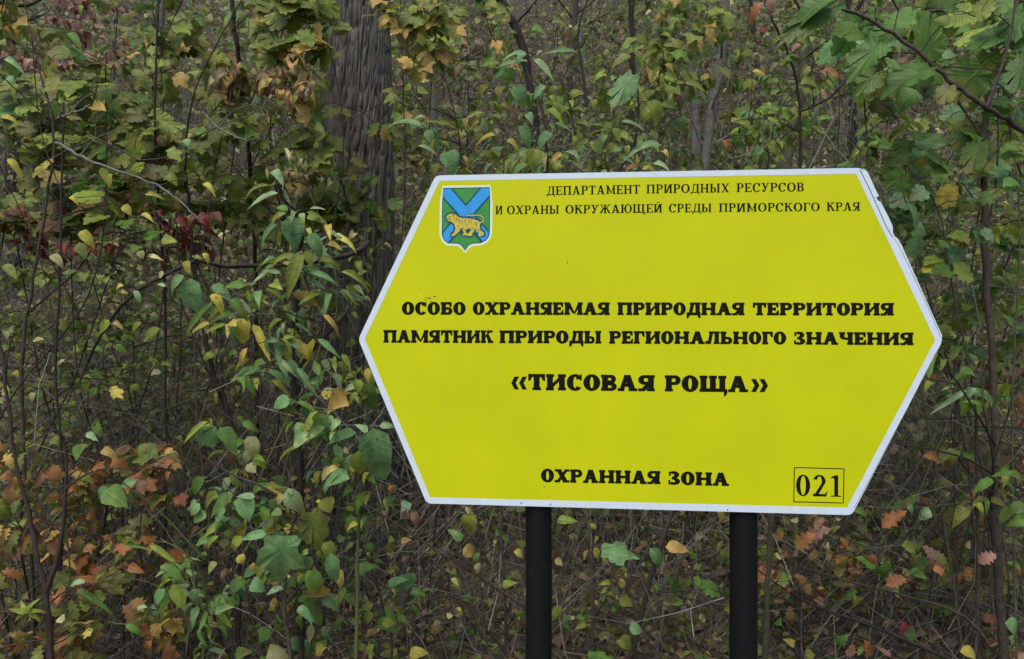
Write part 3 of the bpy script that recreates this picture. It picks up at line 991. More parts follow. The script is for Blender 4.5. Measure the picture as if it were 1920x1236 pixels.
# posts: round steel tubes, world vertical, standing in the ground behind the board
for (xt, yt, wpx) in ((1010, 955, 49), (1394, 963, 50)):
    sx, sz = S(xt, yt - 60)
    r_ = wpx / 2 / 1500 * 1.86
    wp = RS @ np.array([sx, .0, sz]) + ST
    px_, py_ = wp[0] * 1.0, wp[1] + .006 + r_
    px_ = (xt - 960) / 1500 * py_
    top = ST[2] + .27
    bot = g1(px_, py_) - .25
    segs = 28
    V = []
    for z in (bot, (bot + top) / 2, top):
        V += [(px_ + r_ * math.cos(t), py_ + r_ * math.sin(t), z) for t in np.linspace(0, 2 * math.pi, segs + 1)[:-1]]
    Vl = [tuple(RS.T @ (np.array(v) - ST)) for v in V]
    Fc = [(k + s_ * segs, (k + 1) % segs + s_ * segs, (k + 1) % segs + (s_ + 1) * segs, k + (s_ + 1) * segs) for s_ in range(2) for k in range(segs)]
    o = mesh_obj('post', Vl, Fc, M_POST, sign, smooth=True)
    # cap
    capv = [tuple(RS.T @ (np.array((px_ + (r_ + .002) * math.cos(t), py_ + (r_ + .002) * math.sin(t), z)) - ST)) for z in (top - .015, top + .004) for t in np.linspace(0, 2 * math.pi, segs + 1)[:-1]]
    Fc = [tuple(range(segs, 2 * segs))] + [(k, (k + 1) % segs, (k + 1) % segs + segs, k + segs) for k in range(segs)]
    mesh_obj('post_cap', capv, Fc, M_POST, sign, smooth=False)

# ================================================================== TREES
M_BARK, n, l, b = new_mat('furrowed_bark')
tc = n.new('ShaderNodeTexCoord'); mp = n.new('ShaderNodeMapping'); mp.inputs['Scale'].default_value = (1, 1, .22)
l.new(tc.outputs['Object'], mp.inputs[0])
nz = n.new('ShaderNodeTexNoise'); nz.inputs['Scale'].default_value = 42; nz.inputs['Detail'].default_value = 8; nz.inputs['Roughness'].default_value = .7
l.new(mp.outputs[0], nz.inputs[0])
rp = n.new('ShaderNodeValToRGB')
rp.color_ramp.elements[0].position = .3; rp.color_ramp.elements[0].color = (.045, .040, .034, 1)
rp.color_ramp.elements[1].position = .72; rp.color_ramp.elements[1].color = (.165, .155, .13, 1)
l.new(nz.outputs[0], rp.inputs[0])
n3 = n.new('ShaderNodeTexNoise'); n3.inputs['Scale'].default_value = 3.5; n3.inputs['Detail'].default_value = 4
l.new(tc.outputs['Object'], n3.inputs[0])
mr = n.new('ShaderNodeMapRange'); mr.inputs[1].default_value = .5; mr.inputs[2].default_value = .68; mr.inputs[4].default_value = .5
l.new(n3.outputs[0], mr.inputs[0])
mx = n.new('ShaderNodeMix'); mx.data_type = 'RGBA'; mx.inputs['B'].default_value = (.085, .10, .055, 1)
l.new(mr.outputs[0], mx.inputs['Factor']); l.new(rp.outputs[0], mx.inputs['A']); l.new(mx.outputs['Result'], b.inputs['Base Color'])
b.inputs['Roughness'].default_value = .92; b.inputs['Specular IOR Level'].default_value = .15
bp = n.new('ShaderNodeBump'); bp.inputs['Strength'].default_value = .8; bp.inputs['Distance'].default_value = .006
l.new(nz.outputs[0], bp.inputs['Height']); l.new(bp.outputs[0], b.inputs['Normal'])


def bark_trunk(name, parent, base, path_fn, h, r0, r1, nr, nh, depth, cells, mat):
    """trunk as one sheet with real furrows"""
    cz = int(h / .30)
    gA = rng.random((cells, cz + 3)); gB = rng.random((cells * 2 + 1, cz * 3 + 3))
    th = np.arange(nr) / nr; zz = np.linspace(0, 1, nh)
    T, Zz = np.meshgrid(th, zz)

    def pn(g, kx, kz):
        x = (T + .05 * np.sin(Zz * 9)) * kx; y = Zz * kz
        xi = np.floor(x).astype(int); yi = np.floor(y).astype(int); fx = x - xi; fy = y - yi
        fx = fx * fx * (3 - 2 * fx); fy = fy * fy * (3 - 2 * fy)
        gg = lambda i, j: g[i % g.shape[0], np.minimum(j, g.shape[1] - 1)]
        return gg(xi, yi) * (1 - fx) * (1 - fy) + gg(xi + 1, yi) * fx * (1 - fy) + gg(xi, yi + 1) * (1 - fx) * fy + gg(xi + 1, yi + 1) * fx * fy
    a_ = pn(gA, gA.shape[0], cz); b_ = pn(gB, gB.shape[0], cz * 3)
    ridge = np.clip(np.abs(2 * a_ - 1) * 3.0, 0, 1) ** .6
    ridge = .66 * ridge + .34 * np.clip(np.abs(2 * b_ - 1) * 2.5, 0, 1)
    rr = (r0 + (r1 - r0) * Zz) * (1 + .25 * np.exp(-Zz * h / .25)) + depth * (ridge - .5) * 2
    cx = np.array([path_fn(z * h) for z in zz])
    Vx = cx[:, 0][:, None] + rr * np.cos(T * 2 * math.pi); Vy = cx[:, 1][:, None] + rr * np.sin(T * 2 * math.pi)
    Vz = np.repeat((zz * h)[:, None], nr, 1) - .1
    V = np.stack([Vx, Vy, Vz], -1).reshape(-1, 3)
    i = np.arange(nh - 1)[:, None] * nr; k = np.arange(nr)[None, :]; k2 = (k + 1) % nr
    Fc = np.stack([i + k, i + k2, i + k2 + nr, i + k + nr], -1).reshape(-1, 4)
    return mesh_obj(name, V, Fc, mat, parent, True)


dT = 4.1
bx_ = W(658, 900, dT); gz = g1(bx_[0], bx_[1])
tree = empty('broadleaf_tree', (bx_[0], bx_[1], gz), 'large tree with furrowed grey bark, its thick trunk rising just left of the yellow sign', 'tree')
topx = W(672, 0, dT)[0] - bx_[0]
bark_trunk('trunk', tree, None, lambda z: (z * .012 + .02 * math.sin(z * 1.4), .02 * math.sin(z)), 6.2, .175, .148, 420, 620, .019, 58, M_BARK)
for (z0, pts) in ((4.2, [(-.5, -.1, 4.8), (-1.3, .1, 5.6), (-2.2, .2, 6.6)]), (4.9, [(.5, .3, 5.4), (1.4, .4, 6.3), (2.2, .3, 7.4)]), (5.8, [(.0, -.2, 6.8), (-.3, .1, 8.2), (-.2, .3, 9.8)])):
    path = smooth_path([(0.05, 0, z0)] + pts, 14)
    tube_obj('limb', path, .075, .025, M_BARK, tree, (0, 0, 0), 10)
# crown high above the frame: clumps of leaves on its limbs
cv, cf, cc = [], [], []


def leaf_mass(N, pos_fn, size, pal, flat=.6, sides='kite'):
    """N small leaves as one mesh; pos_fn(N) -> (N,3)"""
    p = pos_fn(N); N = len(p)
    az = rng.random(N) * 2 * math.pi; dr = rng.uniform(-.9, .35, N)
    yv = np.stack([np.cos(az), np.sin(az), dr], -1); yv /= np.linalg.norm(yv, axis=1)[:, None]
    nh = np.stack([rng.normal(0, .5, N), rng.normal(-.55, .5, N), rng.uniform(.2, 1.1, N)], -1)
    xv = np.cross(yv, nh); xv /= np.linalg.norm(xv, axis=1)[:, None] + 1e-6
    zv = np.cross(xv, yv)
    s = (size * rng.uniform(.5, 1.3, N))[:, None]
    wd = rng.uniform(.22, .42, N)[:, None]
    cu = rng.uniform(-.1, .45, N)[:, None]; fo = rng.uniform(0, .25, N)[:, None]
    v0 = p
    v1 = p + yv * s * .42 + xv * s * wd + zv * s * fo
    v2 = p + yv * s * .42 - xv * s * wd + zv * s * fo * rng.uniform(.2, 1.2, N)[:, None]
    v3 = p + yv * s * .8 - zv * s * cu * .6 + xv * s * wd * .55
    v4 = p + yv * s * .8 - zv * s * cu * .6 - xv * s * wd * .55
    v5 = p + yv * s * 1.02 - zv * s * cu
    V = np.stack([v0, v1, v2, v3, v4, v5], 1).reshape(-1, 3)
    b_ = np.arange(N)[:, None] * 6
    Fc = np.concatenate([b_ + [0, 2, 1], b_ + [1, 2, 4], b_ + [1, 4, 3], b_ + [3, 4, 5]], 0)
    ks = list(pal); pr = np.array([pal[k] for k in ks], float); pr /= pr.sum()
    ci = rng.choice(len(ks), N, p=pr)
    cols = np.array([COL[k] for k in ks])[ci] * rng.uniform(.65, 1.3, N)[:, None]
    return V, Fc, np.repeat(cols, 6, 0)


def mass_obj(name, chunks, parent=None, label=None, cat=None, kind='stuff', mat=None):
    V, Fc, Cc, n0 = [], [], [], 0
    for v, f, c in chunks:
        V.append(v); Fc.append(f + n0); Cc.append(c); n0 += len(v)
    o = mesh_obj(name, np.vstack(V), np.vstack(Fc), mat or M_LEAFMASS, parent, True, None, np.vstack(Cc))
    tag(o, label, cat, None, kind)
    return o


def blob_pts(c, r, N):
    q = rng.standard_normal((N, 3)); q /= np.linalg.norm(q, axis=1)[:, None]
    return np.asarray(c) + q * (rng.random((N, 1)) ** .45) * np.asarray(r)


chunks = []
for k in range(34):
    c = np.array([random.uniform(-2.8, 2.8), random.uniform(-.6, 2.2), random.uniform(6.4, 10.5)])
    chunks.append(leaf_mass(130, lambda N: blob_pts(c, (.6, .6, .35), N), .11, dict(olive=3, ygreen=2, dryy=1)))
mass_obj('crown', chunks, tree)

# slim trunks and poles among the brush
def slim_tree(label, ptsd, r0, r1, mat, ground_px=None, group='slim trunks standing in the brush', name='young_tree', branches=6, leafpal=None, ext=1.4):
    pts = [W(*p) for p in ptsd]
    low = pts[-1]
    gz = g1(low[0] , low[1])
    base = np.array([low[0], low[1], gz])
    P = Plant(name, label, 'tree', (base[0], base[1]), group, mat)
    full = [P.base - [0, 0, .05]]
    if low[2] - gz > .15: full.append(low)
    full += pts[::-1][1:]
    top = full[-1] + (full[-1] - full[-2]) / np.linalg.norm(full[-1] - full[-2]) * ext
    P.stem(full + [top], r0, r1, 'trunk', sides=10)
    trunk_nodes = list(P.nodes)
    for k in range(branches):
        st = trunk_nodes[int(len(trunk_nodes) * random.uniform(.3, .98))]
        L = random.uniform(.3, .9)
        dv = np.array([random.uniform(-1, 1), random.uniform(-.7, .7), random.uniform(.3, 1.0)]); dv /= np.linalg.norm(dv)
        P.stem([st, st + dv * L * .5 + rng.standard_normal(3) * .03, st + dv * L + [0, 0, .08]], r0 * .28, .0018, 'branch')
        if leafpal:
            for q in range(3): P.cluster(st + dv * L + rng.standard_normal(3) * .1, 'ovate', .07, leafpal, 4, .14)
    P.done()
    return P


slim_tree('slim grey trunk leaning a little behind the top edge of the sign', [(1360, -20, 5.0), (1352, 110, 5.0), (1334, 215, 5.0), (1318, 340, 5.0), (1300, 560, 5.0)], .034, .026, M_TWIG_GREY)
slim_tree('mottled pale trunk beside the slim grey trunk behind the sign', [(1294, 120, 6.2), (1303, 215, 6.2), (1306, 330, 6.2), (1312, 520, 6.2)], .045, .03, M_TWIG_GREY, branches=3)
slim_tree('olive-barked young trunk with a bend above the right end of the sign', [(1520, -30, 3.9), (1510, 70, 3.9), (1502, 175, 3.9), (1488, 225, 3.9), (1476, 290, 3.9), (1470, 480, 3.9)], .030, .020, M_TWIG_OLIVE, leafpal=dict(ygreen=1, green=1))
slim_tree('thin dark stem coming down from the top edge left of the large tree', [(432, -40, 3.4), (438, 40, 3.4), (448, 112, 3.45), (468, 300, 3.7), (480, 560, 3.9)], .010, .009, M_TWIG_DARK)
slim_tree('tall thin dark sapling right of the sign running the full height of the picture', [(1862, -60, 2.75), (1852, 180, 2.7), (1846, 420, 2.65), (1866, 820, 2.6), (1862, 960, 2.6), (1872, 1060, 2.6), (1882, 1240, 2.6)], .0155, .008, M_TWIG, branches=7, leafpal=dict(green=2, ygreen=1, olive=1))
slim_tree('dark leaning trunk high up behind the middle of the sign', [(905, -60, 7.5), (955, 30, 7.5), (985, 110, 7.5), (1010, 300, 7.5)], .045, .035, M_TWIG_DARK, branches=3)
slim_tree('grey broad trunk far up the slope at the top left corner', [(8, -40, 6.5), (14, 90, 6.5), (22, 200, 6.5), (30, 420, 6.5)], .07, .06, M_TWIG_DARK, branches=3)
slim_tree('thin brown pole standing under the sign between its two posts', [(1122, 700, 2.9), (1116, 960, 2.9), (1112, 1100, 2.9), (1110, 1240, 2.9)], .008, .006, M_TWIG, branches=5, ext=.1)
slim_tree('beige thin pole right beside the right post of the sign', [(1452, 800, 2.3), (1446, 960, 2.3), (1438, 1100, 2.3), (1436, 1240, 2.3)], .0085, .007, M_TWIG_OLIVE, branches=3, ext=.1)
slim_tree('dark pole behind the bottom left corner of the sign', [(560, 480, 3.3), (552, 600, 3.3), (556, 760, 3.3), (562, 900, 3.3)], .020, .014, M_TWIG_DARK, branches=4, ext=.15)
slim_tree('crooked dark stem left of the yellow leaves in the middle left', [(352, 380, 3.0), (372, 560, 3.0), (400, 700, 3.0), (432, 790, 3.0), (446, 960, 3.0)], .012, .005, M_TWIG_DARK, branches=5, ext=.15)
slim_tree('straight grey pole near the lower left standing behind orange leaves', [(180, 700, 4.4), (188, 900, 4.4), (193, 1040, 4.4)], .022, .018, M_TWIG_GREY, branches=2, ext=.1)
slim_tree('thin upright stem crossing the olive leaves at the upper left', [(296, 20, 3.0), (292, 120, 3.0), (290, 230, 3.0), (300, 420, 3.0), (310, 600, 3.0)], .005, .004, M_TWIG_DARK, branches=4, ext=.2)
slim_tree('thin upright stem nearest the left edge of the picture', [(118, 250, 2.6), (114, 412, 2.6), (110, 560, 2.6), (104, 700, 2.6), (116, 860, 2.6), (122, 960, 2.6), (112, 1060, 2.6), (90, 1240, 2.6)], .0065, .003, M_TWIG_DARK, branches=6, ext=.1)
for k in range(10):
    x = [300, 820, 1060, 1180, 1600, 1740, -60, 1990, 520, 1420][k]; dd_ = [6.8, 7.6, 8.4, 6.6, 7.0, 9.0, 7.5, 7.6, 9.5, 9.0][k]
    wh = ['above the olive leaves at the upper left', 'just right of the large furrowed tree', 'above the middle of the sign', 'above the sign, right of its middle', 'behind the big leaves right of the sign',
          'behind the thin sapling at the right', 'outside the left edge', 'outside the right edge', 'between the thin dark stem and the large tree', 'right of the slim grey trunk'][k]
    slim_tree('far slim trunk up the slope ' + wh, [(x + random.uniform(-40, 40), -60, dd_), (x + random.uniform(-10, 10), 150, dd_), (x, 330, dd_)], random.uniform(.02, .05), .02, random.choice([M_TWIG, M_TWIG_GREY, M_TWIG_DARK]),
              group='far slim trunks up the slope', branches=5)

# ================================================================== KEY PLANTS: leaves one can point at
def P0(label, bpx, d, cat='shrub', name='leafy_shrub', bark=None, group=None):
    b0 = W(bpx, 900, d)
    return Plant(name, label, cat, (b0[0], b0[1]), group, bark)


# -- dark branch crossing in front of the large trunk, with its lance-leaved shoots
P = P0('shrub with drooping green and yellowing pointed leaves on a dark crooked branch', 560, 2.35, bark=M_TWIG_DARK)
P.stem([W(566, 1150, 2.4), W(566, 950, 2.4), W(556, 780, 2.4), W(548, 640, 2.4), W(556, 540, 2.4), W(560, 420, 2.35), W(530, 370, 2.3)], .010, .003, 'stem', ground=True)
P.stem([W(553, 700, 2.4), W(590, 650, 2.4), W(640, 600, 2.4), W(665, 560, 2.45)], .008, .004, 'branch')
P.stem([W(690, 455, 2.55), W(676, 466, 2.5), W(640, 482, 2.45), W(600, 488, 2.4), W(545, 495, 2.38), W(480, 498, 2.38), W(430, 500, 2.35), W(368, 488, 2.3)], .0085, .0055, 'branch')
P.stem([W(368, 488, 2.3), W(300, 520, 2.3), W(250, 552, 2.3), W(205, 600, 2.35), W(168, 668, 2.4), W(148, 720, 2.4)], .006, .0035, 'branch')
P.stem([W(500, 640, 2.4), W(545, 680, 2.4), W(585, 720, 2.35), W(620, 745, 2.3)], .003, .002, 'branch', mat=M_PETIOLE)
KL = [
    ((508, 322), (538, 343), 20, 'psheen', 'round'), ((522, 362), (462, 386), 18, 'psheen', 'lance'), ((505, 348), (432, 352), 7, 'ygreen', 'lance'),
    ((535, 412), (572, 470), 44, 'sheen', 'ovate'), ((578, 440), (616, 486), 30, 'sheen', 'ovate'), ((524, 420), (463, 462), 17, 'sheen', 'lance'), ((536, 400), (490, 410), 16, 'ygreen', 'lance'),
    ((540, 395), (515, 378), 14, 'green', 'lance'), ((552, 478), (490, 486), 12, 'ygreen', 'lance'), ((566, 470), (538, 560), 32, 'ygreen', 'lance'), ((545, 440), (528, 400), 20, 'green', 'ovate'),
    ((578, 512), (642, 514), 14, 'sheen', 'lance'), ((640, 510), (716, 528), 15, 'ygreen', 'lance'), ((575, 470), (582, 500), 20, 'ygreen', 'lance'), ((600, 470), (645, 510), 8, 'psheen', 'lance'),
    ((577, 545), (556, 602), 44, 'dryy', 'curled'), ((585, 548), (600, 600), 30, 'dryy', 'curled'), ((606, 590), (652, 622), 12, 'dryy', 'lance'), ((600, 548), (628, 582), 38, 'dolive', 'round'), ((578, 600), (582, 628), 8, 'olive', 'lance'),
    ((352, 488), (350, 520), 18, 'yellow', 'ovate'), ((345, 517), (302, 545), 20, 'sheen', 'lance'), ((358, 522), (362, 592), 50, 'sheen', 'ovate'), ((398, 535), (440, 562), 26, 'sheen', 'ovate'), ((432, 562), (478, 596), 22, 'green', 'lance'),
    ((396, 552), (432, 584), 24, 'yellow', 'ovate'), ((398, 568), (344, 625), 20, 'green', 'lance'), ((345, 535), (318, 580), 15, 'green', 'lance'), ((360, 480), (392, 488), 12, 'ygreen', 'lance'), ((380, 475), (400, 490), 12, 'yellow', 'lance'),
    ((448, 596), (458, 655), 48, 'yellow', 'ovate'), ((474, 608), (516, 678), 22, 'yellow', 'lance'), ((464, 652), (434, 698), 14, 'dryy', 'lance'), ((430, 605), (445, 610), 20, 'yellow', 'round'),
    ((468, 552), (498, 586), 22, 'green', 'ovate'), ((500, 640), (538, 632), 16, 'sheen', 'lance'), ((530, 636), (562, 628), 12, 'ygreen', 'lance'), ((498, 680), (458, 684), 20, 'green', 'ovate'), ((446, 710), (496, 730), 20, 'green', 'lance'),
    ((502, 696), (552, 712), 18, 'sheen', 'ovate'), ((545, 752), (496, 750), 26, 'sheen', 'ovate'), ((596, 636), (642, 668), 12, 'sheen', 'lance'), ((640, 664), (662, 692), 14, 'ygreen', 'lance'), ((520, 680), (560, 720), 10, 'sheen', 'lance'),
    ((556, 690), (600, 740), 16, 'sheen', 'lance'), ((210, 725), (236, 748), 26, 'yellow', 'maple'), ((250, 720), (258, 735), 14, 'ygreen', 'ovate'), ((300, 615), (268, 638), 20, 'ygreen', 'lance'), ((265, 605), (240, 620), 14, 'ygreen', 'lance'),
    ((205, 600), (186, 625), 22, 'ygreen', 'ovate'), ((212, 605), (236, 612), 12, 'dryy', 'ovate'), ((305, 508), (300, 522), 14, 'pale', 'round'), ((232, 535), (205, 540), 12, 'yellow', 'lance'), ((226, 550), (240, 545), 12, 'yellow', 'round'),
    ((252, 545), (268, 565), 14, 'psheen', 'ovate'), ((310, 538), (290, 525), 10, 'psheen', 'lance'), ((278, 480), (308, 485), 10, 'pale', 'lance'), ((262, 470), (268, 485), 14, 'pale', 'round')]
for bpx, tpx, w, c, k in KL: P.key(bpx, tpx, w, 2.25 + random.uniform(-.06, .08), c, k)
for q in [(560, 400), (610, 430), (590, 515), (650, 520), (500, 470), (450, 560), (410, 600), (520, 600), (560, 640), (480, 690), (540, 730), (600, 690)] * 2: P.cluster(W(q[0] + random.uniform(-28, 28), q[1] + random.uniform(-24, 24), 2.32 + random.uniform(-.06, .08)), 'lance', 0.075, dict(sheen=3, green=2, ygreen=3, psheen=2.5, yellow=.7, pale=.4), 6, .16, .5)
P.done()

P = P0('shrub with one large drooping leaf touching the lower left edge of the sign', 655, 2.15, bark=M_PETIOLE)
P.stem([W(668, 1200, 2.2), W(672, 1000, 2.2), W(680, 860, 2.2), W(690, 790, 2.15), W(672, 720, 2.15), W(640, 680, 2.15)], .006, .002, 'stem', ground=True)
P.stem([W(690, 790, 2.15), W(640, 770, 2.1), W(590, 765, 2.1)], .0025, .0015, 'branch')
for bpx, tpx, w, c, k in [((700, 802), (722, 935), 72, 'sheen', 'ovate'), ((690, 810), (668, 792), 20, 'psheen', 'ovate'), ((668, 812), (612, 822), 30, 'sheen', 'ovate'), ((672, 845), (678, 905), 34, 'ygreen', 'ovate'), ((640, 838), (618, 860), 28, 'sheen', 'ovate'),
                          ((656, 898), (592, 892), 34, 'sheen', 'ovate'), ((606, 935), (622, 960), 34, 'ygreen', 'round'), ((692, 712), (690, 790), 34, 'green', 'lance'), ((676, 712), (662, 742), 22, 'ygreen', 'ovate'), ((690, 690), (690, 720), 12, 'yellow', 'lance'),
                          ((655, 762), (578, 752), 40, 'dryy', 'curled'), ((650, 765), (675, 768), 18, 'brown', 'curled'), ((596, 770), (560, 830), 24, 'ygreen', 'lance'), ((606, 775), (590, 812), 30, 'green', 'ovate'), ((640, 790), (606, 806), 22, 'psheen', 'ovate'),
                          ((604, 735), (628, 742), 22, 'yellow', 'maple'), ((610, 800), (565, 828), 26, 'green', 'ovate'), ((730, 910), (750, 935), 24, 'dryy', 'curled'), ((700, 720), (694, 690), 12, 'ygreen', 'lance'), ((712, 800), (742, 790), 16, 'psheen', 'lance'),
                          ((760, 955), (762, 990), 16, 'pink', 'curled'), ((770, 962), (798, 988), 18, 'pink', 'ovate'), ((650, 880), (638, 902), 20, 'sheen', 'ovate')]:
    P.key(bpx, tpx, w, 2.12 + random.uniform(-.03, .05), c, k)
for q in [(640, 740), (600, 800), (690, 860), (650, 840), (620, 890), (560, 790), (680, 930)] * 2: P.cluster(W(q[0] + random.uniform(-28, 28), q[1] + random.uniform(-24, 24), 2.2 + random.uniform(-.06, .08)), 'ovate', 0.06, dict(sheen=3, green=2, ygreen=3, psheen=2.5, yellow=.7, pale=.4), 6, .16, .5)
P.done()

P = P0('shrub with a large blue-green lobed leaf above a hanging yellow leaf', 560, 2.2, bark=M_TWIG)
P.stem([W(545, 1240, 2.2), W(533, 1150, 2.2), W(540, 1040, 2.2), W(556, 960, 2.2), W(590, 930, 2.2), W(610, 900, 2.2)], .006, .002, 'stem', ground=True)
P.stem([W(556, 960, 2.2), W(500, 915, 2.15), W(430, 890, 2.15), W(370, 850, 2.1)], .004, .002, 'branch')
for bpx, tpx, w, c, k in [((530, 1005), (526, 1112), 100, 'sheen', 'maple'), ((566, 1042), (578, 1085), 34, 'sheen', 'ovate'), ((582, 962), (606, 1032), 62, 'olive', 'broad'), ((588, 1060), (600, 1172), 58, 'dryy', 'oak'), ((575, 1070), (612, 1118), 34, 'green', 'ovate'),
                          ((620, 1036), (632, 1110), 26, 'sheen', 'lance'), ((606, 1018), (640, 1050), 30, 'ygreen', 'ovate'), ((535, 985), (556, 996), 22, 'yellow', 'maple'), ((500, 1002), (452, 1004), 24, 'sheen', 'ovate'), ((450, 930), (474, 976), 44, 'sheen', 'ovate'),
                          ((478, 932), (445, 925), 18, 'psheen', 'lance'), ((475, 926), (528, 888), 22, 'green', 'ovate'), ((436, 926), (390, 966), 34, 'green', 'ovate'), ((384, 894), (336, 932), 22, 'green', 'ovate'), ((375, 945), (355, 965), 28, 'sheen', 'ovate'),
                          ((540, 915), (572, 975), 34, 'psheen', 'ovate'), ((510, 960), (530, 962), 26, 'sheen', 'round'), ((505, 955), (486, 975), 26, 'green', 'round'), ((530, 925), (520, 945), 18, 'dryy', 'round'), ((382, 798), (400, 852), 40, 'sheen', 'ovate'), ((412, 802), (452, 846), 36, 'green', 'ovate'),
                          ((390, 790), (342, 828), 18, 'ygreen', 'lance'), ((455, 792), (492, 806), 16, 'green', 'lance'), ((464, 818), (492, 866), 28, 'pale', 'ovate'), ((462, 872), (482, 884), 26, 'pale', 'round'), ((430, 850), (440, 875), 22, 'brown', 'ovate'),
                          ((410, 1005), (366, 1028), 14, 'ygreen', 'lance'), ((412, 1015), (446, 1032), 24, 'pale', 'curled'), ((420, 1030), (438, 1050), 24, 'tan', 'curled'), ((446, 1042), (462, 1056), 18, 'yellow', 'ovate'), ((560, 840), (500, 855), 10, 'ygreen', 'lance'),
                          ((475, 1055), (478, 1080), 14, 'dryy', 'ovate')]:
    P.key(bpx, tpx, w, 2.16 + random.uniform(-.04, .06), c, k)
for q in [(420, 820), (470, 850), (520, 900), (480, 950), (560, 1000), (610, 1010), (640, 1070), (560, 1060), (440, 960), (400, 930), (610, 1130), (500, 1060)] * 2: P.cluster(W(q[0] + random.uniform(-28, 28), q[1] + random.uniform(-24, 24), 2.26 + random.uniform(-.06, .08)), 'ovate', 0.062, dict(sheen=3, green=2, ygreen=3, psheen=2.5, yellow=.7, pale=.4), 6, .16, .5)
P.done()

P = P0('low shrub with fresh green pointed leaves at the bottom left between orange leaves', 330, 2.2, bark=M_PETIOLE)
P.stem([W(380, 1240, 2.25), W(385, 1100, 2.2), W(350, 1040, 2.15), W(300, 1010, 2.15)], .004, .0015, 'stem', ground=True)
P.stem([W(384, 1050, 2.2), W(300, 960, 2.15), W(230, 905, 2.1)], .003, .0015, 'branch')
for bpx, tpx, w, c, k in [((204, 914), (168, 942), 24, 'sheen', 'ovate'), ((196, 920), (244, 944), 50, 'green', 'ovate'), ((256, 904), (218, 904), 22, 'sheen', 'ovate'), ((230, 1024), (290, 1022), 10, 'green', 'lance'), ((280, 1022), (350, 1056), 15, 'ygreen', 'lance'),
                          ((300, 1062), (354, 1076), 24, 'green', 'ovate'), ((322, 1072), (292, 1102), 14, 'ygreen', 'lance'), ((324, 1096), (352, 1142), 32, 'ygreen', 'ovate'), ((316, 1108), (302, 1162), 20, 'dgreen', 'lance'), ((310, 1105), (272, 1140), 22, 'sheen', 'lance'),
                          ((160, 1092), (118, 1084), 14, 'psheen', 'lance'), ((150, 1112), (222, 1136), 14, 'green', 'lance'), ((400, 1142), (440, 1108), 34, 'green', 'ovate'), ((404, 1150), (436, 1130), 24, 'sheen', 'ovate'), ((432, 1106), (458, 1076), 28, 'dgreen', 'ovate'),
                          ((468, 1098), (502, 1094), 30, 'sheen', 'ovate'), ((360, 1105), (378, 1132), 26, 'sheen', 'lance'), ((236, 1172), (276, 1184), 14, 'green', 'lance'), ((172, 1186), (150, 1184), 24, 'yellow', 'maple'), ((122, 1162), (104, 1160), 18, 'pale', 'round')]:
    P.key(bpx, tpx, w, 2.15 + random.uniform(-.04, .06), c, k)
for q in [(330, 1040), (360, 1090), (300, 1130), (420, 1130), (450, 1090), (400, 1180)] * 2: P.cluster(W(q[0] + random.uniform(-28, 28), q[1] + random.uniform(-24, 24), 2.26 + random.uniform(-.06, .08)), 'lance', 0.06, dict(sheen=3, green=2, ygreen=3, psheen=2.5, yellow=.7, pale=.4), 6, .16, .5)
P.done()

P = P0('low shrub with dry curled and round leaves at the bottom, left of the posts', 700, 2.45, bark=M_TWIG)
P.stem([W(735, 1240, 2.5), W(720, 1150, 2.45), W(690, 1050, 2.4), W(660, 990, 2.35)], .005, .002, 'stem', ground=True)
P.stem([W(720, 1150, 2.45), W(600, 1200, 2.4), W(540, 1180, 2.35), W(520, 1120, 2.3)], .003, .002, 'branch')
for bpx, tpx, w, c, k in [((646, 986), (686, 976), 34, 'green', 'ovate'), ((652, 950), (662, 966), 20, 'yellow', 'ovate'), ((728, 1100), (758, 1068), 20, 'sheen', 'ovate'), ((752, 1078), (772, 1118), 44, 'sheen', 'ovate'), ((770, 1112), (804, 1104), 22, 'green', 'ovate'),
                          ((755, 1045), (775, 1062), 26, 'pink', 'curled'), ((742, 1060), (736, 1085), 16, 'dryy', 'curled'), ((712, 1158), (750, 1178), 40, 'green', 'round'), ((690, 1180), (714, 1206), 24, 'dryy', 'curled'), ((768, 1228), (802, 1212), 22, 'yellow', 'ovate'), ((700, 1150), (672, 1170), 22, 'ygreen', 'ovate'),
                          ((506, 1132), (538, 1126), 26, 'dryy', 'curled'), ((530, 1140), (556, 1160), 26, 'dryy', 'curled'), ((506, 1180), (482, 1200), 30, 'green', 'round'), ((440, 1228), (470, 1216), 26, 'green', 'round'), ((500, 1228), (542, 1224), 34, 'pale', 'round'), ((540, 1202), (568, 1216), 24, 'sheen', 'ovate'),
                          ((570, 1210), (588, 1230), 26, 'green', 'round'), ((592, 1222), (612, 1210), 26, 'yellow', 'round'), ((604, 1190), (616, 1172), 20, 'sheen', 'round'), ((585, 1170), (580, 1206), 14, 'pale', 'lance'), ((716, 1170), (745, 1160), 18, 'ygreen', 'ovate'), ((735, 1015), (728, 1040), 16, 'olive', 'round'),
                          ((752, 1018), (770, 1008), 18, 'dryy', 'ovate'), ((738, 1010), (726, 1014), 14, 'olive', 'round'), ((688, 1020), (706, 1030), 18, 'green', 'ovate')]:
    P.key(bpx, tpx, w, 2.4 + random.uniform(-.05, .06), c, k)
for q in [(740, 1090), (790, 1110), (700, 1040), (660, 1010), (620, 1180), (560, 1200)]: P.cluster(W(q[0], q[1], 2.5 + random.uniform(-.06, .08)), 'ovate', 0.045, dict(sheen=3, green=2, ygreen=3, psheen=2.5, yellow=.7, pale=.4), 6, .16, .5)
P.done()

